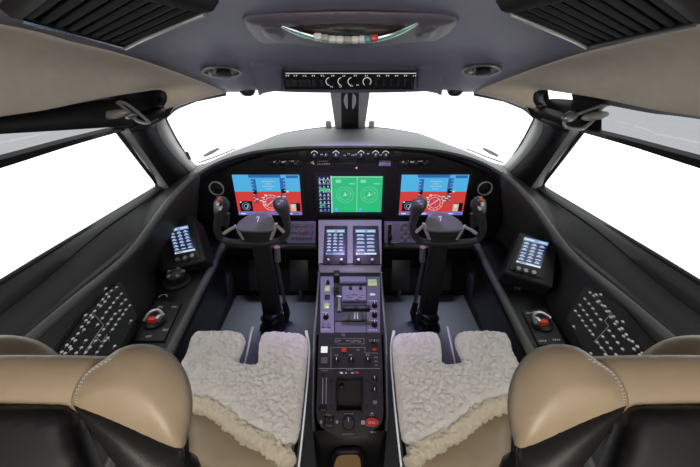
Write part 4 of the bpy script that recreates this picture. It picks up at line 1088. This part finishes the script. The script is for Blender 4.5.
for s in (-1, 1):
    sd = 'left' if s < 0 else 'right'
    F = Frame.three(mx(Vector((-.735, .5, -.575)), s), mx(Vector((-.715, .92, -.575)), s), mx(Vector((-.611, .745, -.74)), s))
    F = Frame(F.o+F.n*.006, F.r, F.u)
    pl = [(121, 280), (138, 316), (112, 362), (84, 392), (30, 392), (58, 352), (88, 312)] if s < 0 else [(585, 284), (566, 318), (590, 362), (622, 395), (690, 395), (655, 345), (622, 306)]
    root = thing('circuit_breaker_panel', 'black circuit breaker panel with rows of white dots on the %s side wall' % sd, 'breaker panel', F.at(*pl[0]), 'circuit breaker panels')
    q = [F.px(*p) for p in pl]
    if sum(q[i][0]*q[(i+1) % 7][1]-q[(i+1) % 7][0]*q[i][1] for i in range(7)) < 0: q = q[::-1]
    m = MB(); m.prism(F, q, -.02, 0, bev=.003); m.build('face_plate', 'panel', root)
    for (a, b) in (CBL if s < 0 else CBR):
        px, py = (50+a/5.84, 280+b/5.84) if s < 0 else (560+a/5.84, 280+b/5.84)
        c = F.px(px, py); m = MB()
        m.lathe(F, c, [(.0028, 0), (.0028, .005), (.002, .0065)], k=10); m.build('circuit_breaker', 'white', root)
    m = MB()
    segs = [((245, 187), (312, 265)), ((312, 265), (195, 430)), ((262, 328), (300, 365)), ((300, 365), (335, 315)), ((330, 330), (348, 358)), ((265, 330), (215, 420))] if s < 0 else \
           [((305, 190), (262, 240)), ((262, 240), (285, 270)), ((285, 270), (200, 362)), ((220, 365), (300, 465)), ((355, 440), (335, 465))]
    for a, b in segs:
        o = 50 if s < 0 else 560
        m.line(F, F.px(o+a[0]/5.84, 280+a[1]/5.84), F.px(o+b[0]/5.84, 280+b[1]/5.84), .0016, .0008)
    rr = random.Random(11)
    for (a, b) in (CBL if s < 0 else CBR):
        o = 50 if s < 0 else 560
        txt(F, m, o+a/5.84+(-1.2 if s < 0 else 1.4), 280+b/5.84+2.0, 2.6, 1.0, lift=.0008)
    m.build('lettering', 'lmark', root)

# ================================================================== SEATS
def seat(s):
    sd = 'left' if s < 0 else 'right'
    T = lambda v: mx(Vector(v), s)
    root = thing('pilot_seat', 'tan leather and black pilot seat on the %s, seen from behind' % sd, 'seat', T((-.33, .5, FLOOR)), 'pilot seats')
    def fr(o, r, u):                 # mirrored frame
        if s < 0: return Frame(o, r, u)
        return Frame(T(o), (r[0], -r[1], r[2]), (-u[0], u[1], u[2]))
    def proj(Fl, pts):
        q = [Fl.px(*p) for p in pts]
        return q if s < 0 else [(-a, b) for a, b in q][::-1]
    def facing(px, py, d, yaw=0.0, pitch=0.0):       # plane leaning like the backrest top, outline read in it
        o = P(px, py, d=d); n = -o.normalized(); n = Vector((n.x*.45+yaw, n.y, n.z+pitch)).normalized()
        r = Vector((0, 0, 1)).cross(n).normalized(); u = n.cross(r)
        return Frame(o, r, u), fr(tuple(o), tuple(r), tuple(u))
    bol = [(92, 368), (104, 360), (113, 353), (123, 347), (137, 344), (154, 345), (170, 352), (182, 365), (189, 380), (192.5, 397), (192, 416), (188, 434), (183, 449), (165, 448), (130, 436), (100, 424), (76, 412), (72, 402), (76, 387), (83, 376)]
    FL, FI = facing(133, 395, .36)
    m = MB(); m.pad(FI, proj(FL, bol), .030, .045, .055, .006, smooth=3); b_ = m.build('side_bolster', 'leather', root, sharp=80)
    seam = [(110, 359), (97, 366), (86, 374), (79, 385), (75, 396), (76, 404)]
    FLc, FIc = facing(20, 385, .36, -.12)
    cen = [(-66, 366), (-60, 357), (0, 355), (60, 355), (100, 356), (116, 358), (118, 375), (110, 400), (100, 416), (60, 416), (0, 415), (-60, 415), (-66, 408)]
    m = MB(); m.pad(FIc, proj(FLc, cen), .020, .03, .030, .006, smooth=3); m.build('backrest', 'leather', root, sharp=80)
    FLo, FIo = facing(5, 360, .44, -.1)
    ob = [(-45, 382), (-44, 355), (-22, 339), (5, 335), (30, 338), (48, 346), (58, 356), (58, 372), (40, 392), (0, 396), (-30, 392)]
    m = MB(); m.pad(FIo, proj(FLo, ob), .025, .03, .04, .008, smooth=3); m.build('side_bolster', 'leather', root, sharp=80)
    # stitching
    m = MB()
    for off in (0, 1.7):
        pts = catmull([T(FL.at(px+off, py, .017)) for px, py in seam], 6)
        for i in range(0, len(pts)-1, 2): m.tube([pts[i], pts[i].lerp(pts[i+1], .8)], .00045, k=5)
    m.build('stitching', 'thread', b_)
    # black back shell
    FLs, FIs = facing(120, 440, .335, 0, -.2)
    sh = [(73, 405), (76, 405.5), (90, 408.5), (108, 412.5), (130, 420), (150, 429), (170, 440), (183, 449), (184, 462), (180, 484), (170, 500), (150, 505), (128, 480), (108, 455), (88, 427), (76, 411)]
    m = MB(); m.pad(FIs, proj(FLs, sh), .014, .045, .030, .006, smooth=3); m.build('back_shell', 'blkleather', root, sharp=80)
    FLp, FIp = facing(20, 440, .335, -.12, -.2)
    pk = [(-64, 405), (-40, 404), (40, 404), (74, 406), (80, 425), (90, 450), (105, 500), (60, 510), (-64, 510)]
    m = MB(); m.pad(FIp, proj(FLp, pk), .020, .03, .010, .010, smooth=3); m.build('back_panel', 'black', root, sharp=80)
    # seat pan
    m = MB(); zt = -.815
    FS = fr((-.32, .5, zt), (1, 0, 0), (0, 1, 0)); FLS = Frame((-.32, .5, zt), (1, 0, 0), (0, 1, 0))
    def lz(pts): return [FLS.px(*p) for p in pts]
    pan = [(200, 340), (238, 340), (240, 346), (234, 369), (259, 370), (265, 346), (272, 340), (302, 344), (303, 352), (296, 430), (290, 462), (270, 478), (214, 478), (190, 462), (186, 400)]
    m.pad(FS, proj(FLS, pan), .018, .09, .035, .010, smooth=0); m.build('seat_cushion', 'leather', root, sharp=70)
    m = MB(); FB_ = fr((-.32, .5, FLOOR), (1, 0, 0), (0, 1, 0))
    for a in (-.12, .12): m.box(FB_, a-.02, a+.02, -.18, .22, 0.0, .06, .006)
    m.box(FB_, -.13, .13, -.14, .18, .06, .34, .02); m.build('seat_base', 'black', root)
    # lower back between pan and shell
        # chrome strips along cushion edge and in the notch
    m = MB(); m.tube(catmull([T(P(306, 331, z=-.755)), T(P(308.6, 350, z=-.78)), T(P(306, 390, z=-.79)), T(P(301, 440, z=-.80)), T(P(297, 475, z=-.80))], 4), .0055, k=8, flat=1.4); m.build('cushion_rail', 'silver', root)
    m = MB(); m.tube([T(P(252.8, 327, z=-.77)), T(P(249, 343, z=-.785)), T(P(244, 366, z=-.79))], [.005, .007, .006], k=8); m.build('notch_rail', 'clamp', root)
    # armrest stub near the lower edge
    m = MB(); m.tube([T(P(184, 458, d=.40)), T(P(190, 463, d=.42)), T(P(196, 470, d=.44))], [.008, .010, .007], k=12); m.build('armrest_pivot', 'black', root)
    # ---- sheepskin, a cover of its own lying on the cushion
    zs = -.768; FF = fr((-.32, .5, zs), (1, 0, 0), (0, 1, 0)); FFl = Frame((-.32, .5, zs), (1, 0, 0), (0, 1, 0))
    sk = [(188, 352), (190, 342), (197, 334.5), (215, 333), (236, 333.5), (244, 337), (245.5, 344), (242, 354), (239, 363.5), (248, 366), (257.5, 365), (258.5, 352), (260, 342), (266, 334.5), (284, 334.5), (301, 336), (307, 341), (308, 352), (305, 385), (302, 415), (298.5, 438), (291, 447), (284, 452), (272, 445), (261, 437), (241, 427), (224, 413), (210, 405), (194, 401), (172, 402), (168, 388), (180, 368)]
    def nz(q, t):
        v = q*1.0
        vv = v+Vector((noise.noise(v*60), noise.noise(v*60+Vector((4, 2, 0))), 0))*.004
        a = .55-noise.voronoi(vv*95)[0][0]; c = .5-noise.voronoi(vv*190)[0][0]; b = noise.noise(v*30)
        return Vector((noise.noise(v*130+Vector((9, 0, 0)))*.004, noise.noise(v*130+Vector((0, 5, 0)))*.004, a*.0125+c*.004+b*.004))*(.4+.6*t)
    m = MB(); m.pad(FF, proj(FFl, sk), .024, .004, .03, .0034, smooth=3, nz=nz)
    shs = thing('sheepskin_cover', 'grey white fleecy sheepskin lying on the %s seat cushion, notched at the front' % sd, 'seat cover', T((-.32, .5, zs)), 'sheepskin seat covers')
    m.build('fleece', 'fleece', shs, sharp=180)
    m = MB(); edge = [(178, 401), (194, 404), (210, 408), (224, 416), (241, 430), (261, 441), (274, 449), (284, 455), (289, 466)]
    pts = catmull([T(P(px, py, z=zs+.006)) for px, py in edge], 18); k = 30; rows = []
    for i, p in enumerate(pts):
        t_ = (pts[min(i+1, len(pts)-1)]-pts[max(i-1, 0)]).normalized(); a = Vector((0, 0, 1)); b = t_.cross(a).normalized()
        rw = []
        for j in range(k):
            an = j*math.tau/k; q = p+(a*math.cos(an)+b*math.sin(an))*(.019 if 0 < i < len(pts)-1 else .010)
            rw.append(q+(q-p)*(.30*noise.noise(q*60)+.55*(.5-noise.voronoi(q*100)[0][0])))
        rows.append(rw)
    m.loft(rows, close=True, caps=True); m.build('rolled_edge', 'fleece2', shs, sharp=180)
for s in (-1, 1): seat(s)

# ================================================================== OVERHEAD
# front switch strip
yF = 1.285
FO = Frame(P(350, 80, y=yF), (1, 0, 0), (0, -.35, 1))
root = thing('overhead_panel', 'dark overhead switch strip with white tick labels above the windshield centre post', 'overhead panel', P(350, 92, y=1.33))
m = MB(); rows = []
for hw, py, y in ((76, 92.5, 1.35), (74, 92.3, 1.315), (66.5, 89.5, 1.300), (66.5, 70.5, 1.272), (64, 66, 1.255), (84, 50, 1.16), (105, 37, 1.04)):
    rows.append([P(350+hw*q, py-(abs(q)**3)*(1.5 if py > 69 else -1), y=y) for q in np.linspace(-1, 1, 21)])
rows.append([Vector((p.x, p.y-.02, p.z+.05)) for p in rows[-1]]); rows.insert(0, [Vector((p.x, 1.36, p.z+.05)) for p in rows[0]])
m.loft(rows)
for sg in (-1, 1):
    ea = [r[0 if sg < 0 else -1] for r in rows[1:7]]
    fl = [P(350+sg*a, py, y=y) for a, py, y in ((92, 92.4, 1.333), (92, 91.5, 1.322), (93, 86, 1.27), (97, 72, 1.19), (98, 66, 1.16), (102, 50, 1.09))]
    fl = [Vector((p.x, p.y, zc(p.x, p.y)+.002)) for p in fl]
    cols = []
    for t in np.linspace(0, 1, 8):
        c_ = [a.lerp(b, t) for a, b in zip(ea, fl)]
        cols.append([Vector((p.x, p.y, min(p.z, zc(p.x, min(p.y, 1.335))-.001) if t > 0 else p.z)) for p in c_])
    m2 = MB(); m2.loft(cols); m2.build('housing_flank', 'ceil', root, solid=.002, sharp=70)
m.build('overhead_housing', 'ovh', root, solid=.003, sharp=40)
FO = Frame.three(P(290, 89.5, y=1.298), P(410, 89.5, y=1.298), P(350, 70.5, y=1.270)); FO = Frame(FO.o+FO.n*.003, FO.r, FO.u)
m = MB(); m.pbox(FO, 350.5, 80, 131, 18.5, 0, .003, .001); m.build('switch_plate', 'black', root)
Fq = Frame(FO.o+FO.n*.003, FO.r, FO.u)
m = MB(); frame_line(Fq, m, [(285.5, 73.2), (416.5, 73.2)], .0026, .0006)
for i, px in enumerate((288, 296, 305, 314, 323, 333.5, 344.5, 356, 367, 379, 388, 397, 406, 415)): txt(Fq, m, px, 75.6, 4, 1.6, lift=.0006)
for px in (330, 342, 352, 367): c = Fq.px(px, 81.5); m.ring(Fq, c, .013, .0155, .0006, 0, 20, (100 if px < 360 else 0), (260 if px < 360 else 360))
for px, py in ((332, 86.5), (341, 86.5), (352, 86), (358, 85)): txt(Fq, m, px, py, 3, 1.4, lift=.0006)
m.build('lettering', 'legend', root)
for px in (331.5, 343, 354, 367): 
    c = Fq.px(px, 81.5); m = MB(); m.lathe(Fq, c, [(.011, 0), (.011, .010), (.008, .016)], k=16); m.build('knob', 'black', root)
for i in range(14):
    px = (288, 296, 305, 314, 322, 376, 384, 391, 398, 405, 412, 292.5, 301, 309.5)[i]
    m = MB(); m.pbox(Fq, px, 82.5, 2.6, 7, .0003, .005, .001); m.build('rocker_switch', 'dgrey', root)
for s in (-1, 1):
    px = 247.5 if s < 0 else 455
    c = P(px, 91, y=1.315); F = Frame(c, (1, 0, 0), (0, 1, 0)); m = MB()
    m.lathe(F, (0, 0), [(.010, .025), (.024, .016), (.028, .008), (.028, -.004), (.020, -.014), (.012, -.017)], k=20)
    tag(m.build('spot_lamp', 'black'), 'small round black lamp knob on the %s front edge of the ceiling' % ('left' if s < 0 else 'right'), 'lamp', 'lamp knobs at the ceiling edge')

# handle housing; reflections in its gloss built as a crescent and coloured blocks
def ceil_frame(px, py):
    a, b, c = PC(px-12, py), PC(px+12, py), PC(px, py-10); return Frame.three(a, b, c)
FH = ceil_frame(350, 30); FH = Frame(FH.o+FH.n*.006, FH.r, FH.u)
root = thing('ceiling_light_bar', 'dark glossy ceiling bar with reflections modelled as a chrome crescent and small coloured blocks', 'light bar', FH.at(350, 30))
def dome(pts, n0, n1, mt, nm, R=.02, par=None):
    q = [FH.px(*p) for p in pts]
    m = MB(); m.pad(FH, q, n1, abs(n0), R, .012, smooth=4); return m.build(nm, mt, par or root, sharp=70)
dome([(242, 17), (262, 14), (300, 12.5), (350, 11.5), (400, 12.5), (440, 14), (459, 17), (452, 29), (436, 37), (412, 38), (385, 43), (350, 45), (315, 43.5), (292, 39), (262, 40), (250, 31)], .004, .012, 'ovh', 'housing', .03)
dome([(282, 22), (300, 17), (350, 14.5), (400, 17), (416, 21), (404, 29), (380, 33), (350, 34.5), (318, 34), (296, 30)], .002, .016, 'maroon', 'gloss_panel', .02)
for pts, nm in (([(258, 20), (279, 19), (287, 28), (280, 33), (266, 31)], 'l'), ([(441, 19), (421, 18), (413, 27), (420, 32), (434, 30)], 'r')):
    pad_ = dome(pts, .002, .020, 'ovh', 'end_pad', .015)
    cc = FH.px(sum(p[0] for p in pts)/5, 24.5); m = MB(); m.ring(FH, cc, .008, .010, .0206); m.build('pad_ring', 'black', pad_)
m = MB()
lowp = [(281, 26), (294, 31), (312, 36.5), (332, 39.8), (350, 40.6), (370, 39.6), (388, 36), (403, 30.5), (418, 23)]
m.tube(catmull([FH.at(px, py, .020) for px, py in lowp], 5), [.003, .007, .010, .011, .011, .011, .010, .007, .003], k=12, flat=.55, up=FH.n); m.build('reflection_crescent', 'chrome', root)
for i, (px, mt) in enumerate(((318, 'white'), (325, 'lmark'), (332.5, 'white'), (340, 'white'), (347.5, 'lmark'), (355, 'white'), (362.5, 'white'), (368, None), (374, 'red'))):
    if mt is None: mt = mat('teal_reflection', srgb(60, 160, 150), .4)
    py = float(np.interp(px, [p[0] for p in lowp], [p[1] for p in lowp])); c = FH.px(px, py-.2, .028)
    m = MB(); m.box(FH, c[0]-.0075, c[0]+.0075, c[1]-.010, c[1]+.010, .022, .033, .003); m.build('key', mt, root)  # blocks stand in for small reflections in the gloss panel

# oval air vents
for s in (-1, 1):
    cpx = (221.5, 71) if s < 0 else (481.5, 69.5)
    a = PC(*cpx); F = Frame.three(PC(cpx[0]-8, cpx[1]), PC(cpx[0]+8, cpx[1]), PC(cpx[0], cpx[1]-8))
    F = Frame(F.o+F.n*.005, F.r, F.u); c = F.px(*cpx)
    hw = abs(F.px(cpx[0]+20, cpx[1])[0]-c[0]); hh = abs(F.px(cpx[0], cpx[1]-5.6)[1]-c[1])
    root = thing('air_vent', 'oval chrome ringed ceiling air vent at the upper %s' % ('left' if s < 0 else 'right'), 'air vent', F.pt(*c), 'ceiling air vents')
    m = MB(); m.lathe(F, c, [(1.0, 0), (1.02, .003), (.98, .006), (.90, .006), (.87, .002)], k=36, sx=hw, sy=hh); m.build('vent_ring', 'steel', root)
    m = MB(); m.lathe(F, c, [(.87, .0015), (.84, .003), (.3, .004)], k=36, sx=hw, sy=hh); m.build('vent_core', 'black', root)
    m = MB(); m.lathe(F, (c[0]+hw*.1, c[1]), [(.35, .004), (.42, .012), (.30, .018), (.1, .019)], k=24, sx=hw, sy=hh*1.2); m.build('vent_nozzle', 'dgrey', root)
    m = MB(); m.lathe(F, (c[0]-hw*.55, c[1]+hh*.15), [(.12, .004), (.12, .010), (.05, .013)], k=16, sx=hw, sy=hw); m.build('vent_knob', 'silver', root)

# louvred grilles
def grille(s):
    root_l = 'black louvred ceiling grille with chrome edge in the top %s corner' % ('left' if s < 0 else 'right')
    A, B, C, D = (14, 3), (122, 37), (202, -2), (60, -40)
    if s > 0: A, B, C, D = (702, 8), (590, 36), (513, -2), (650, -40)
    pc = [PC(*p) for p in (A, B, C, D)]
    cen = sum(pc, Vector())/4
    root = thing('ceiling_grille', root_l, 'grille', cen, 'ceiling grilles')
    dn = Vector((0, 0, -.004))
    m = MB(); m.add([p+dn*.9 for p in pc], [(0, 1, 2, 3)]); m.build('grille_back', 'seal', root, solid=.002)
    m = MB(); m.tube([pc[0]+dn*5, pc[1]+dn*5], .0032, k=8); m.build('edge_trim', 'chrome' if s < 0 else 'steel', root)
    m = MB(); m.tube(catmull([pc[1]+dn*5, pc[1].lerp(pc[2], .4)+dn*5+Vector((s*.006, 0, 0)), pc[2]+dn*5], 5), .0036, k=8); m.build('edge_trim', 'silver', root)
    m = MB()
    o = [p+(p-cen)*.17 for p in pc]; q_ = [p-(p-cen)*.02 for p in pc]
    for i in range(4):
        a, b, c, d = q_[i], q_[(i+1) % 4], o[(i+1) % 4], o[i]
        m.loft([[a+dn, b+dn], [a+dn*4.6, b+dn*4.6], [a.lerp(d, .6)+dn*4.2, b.lerp(c, .6)+dn*4.2], [d+dn*1.6, c+dn*1.6], [d, c]])
    m.build('grille_frame', 'seal', root, sharp=70)
    for i in range(9):
        t = (i+.5)/9; a = pc[1].lerp(pc[0], t); b = pc[2].lerp(pc[3], t)
        m = MB(); q = [a.lerp(b, u)+dn*3.4 for u in np.linspace(.03, 1, 8)]
        m.tube(q, [.006, .0072, .0072, .0072, .0072, .007], k=10, flat=.7); m.build('slat', 'slat', root)
for s in (-1, 1): grille(s)

# visor brackets and the left dark visor
def bracket(s):
    T = lambda px, py, d: (P(px, py, d=d) if s < 0 else P(700-px, py, d=d))
    o = 0 if s < 0 else -3
    root = thing('visor_bracket', 'folding steel visor bracket with oval clamp by the %s side window' % ('left' if s < 0 else 'right'), 'bracket', T(130, 118, .92), 'visor brackets')
    m = MB()
    if s < 0: lp = [(117, 102.5), (128, 111), (137, 120.5), (149, 123), (140, 114), (127, 104.5), (119, 101.8)]; ov = (113, 114.5); rot = (10, 1.6); ov2 = None
    else: lp = [(85, 103.5), (99, 106), (120, 113.5), (134, 119), (134, 127), (117, 128.5), (104, 117), (98, 108), (87, 101)]; ov = (105, 116); ov2 = (130, 116.5)
    m.tube(catmull([T(px, py, .90) for px, py in lp], 4), .0045, k=8); m.build('wire_arm', 'clamp', root)
    def oval(px, py, wx, hy, tilt, mt, nm):
        c = T(px, py, .895); ax = (T(px+wx, py-tilt, .895)-c); ay = T(px, py-hy, .895)-c
        n = ax.cross(ay).normalized()*.010; mm = MB(); mm.ellipsoid(c, (ax, ay, n)); mm.build(nm, mt, root)
    oval(*ov, 16 if s < 0 else 14, 4.4, 2.5 if s < 0 else -2, 'clamp', 'oval_clamp')
    if ov2: oval(*ov2, 8, 5.2, -1.5, 'steel', 'pivot')
    else: oval(131, 116, 6, 2.6, 1.5, 'steel', 'pivot')
for s in (-1, 1): bracket(s)
vt = resample([P(-60, 122, x=-.70), P(0, 114, x=-.695), P(50, 108, x=-.685), P(100, 100, x=-.665), P(128, 98, x=-.65)], 14)
vb = resample([P(-60, 140, x=-.69), P(0, 134, x=-.685), P(60, 130.5, x=-.675), P(112, 127, x=-.66), P(132, 124, x=-.645)], 14)
m = MB(); m.loft([vt, [a.lerp(b, .5)+Vector((.006, 0, 0)) for a, b in zip(vt, vb)], vb])
tag(m.build('sun_visor', 'seal', solid=.004), 'dark sun visor tucked above the left side window', 'visor')

# wiper blades and small blocks outside the windshields
for s in (-1, 1):
    fx = lambda px: px if s < 0 else 702-px
    root = thing('wiper', 'grey wiper lying outside the %s windshield, near its lower corner' % ('left' if s < 0 else 'right'), 'wiper', P(fx(204), 161, y=1.60), 'wipers outside the windshields')
    q = [P(fx(px), py, y=y) for px, py, y in ((204, 156, 1.66), (211, 152.4, 1.69), (218.5, 148.6, 1.72))]
    m = MB(); m.tube(q, [.009, .013, .009], k=8, flat=.7); m.build('wiper_blade', 'grey', root)
    q = [P(fx(px), py, y=y) for px, py, y in ((199, 162.6, 1.60), (215, 157, 1.67), (235, 149, 1.76))]
    m = MB(); m.tube(q, .0035, k=6); m.build('wiper_arm', 'grey', root)
    q = [P(px if s < 0 else 703-px, py, y=1.46) for px, py in ((186, 152), (189.5, 159.5))]
    m = MB(); m.tube(q, .009, k=8)
    tag(m.build('temperature_probe', 'dgrey'), 'small dark tab at the outer edge of the %s windshield' % ('left' if s < 0 else 'right'), 'probe', 'tabs at the windshield edges')
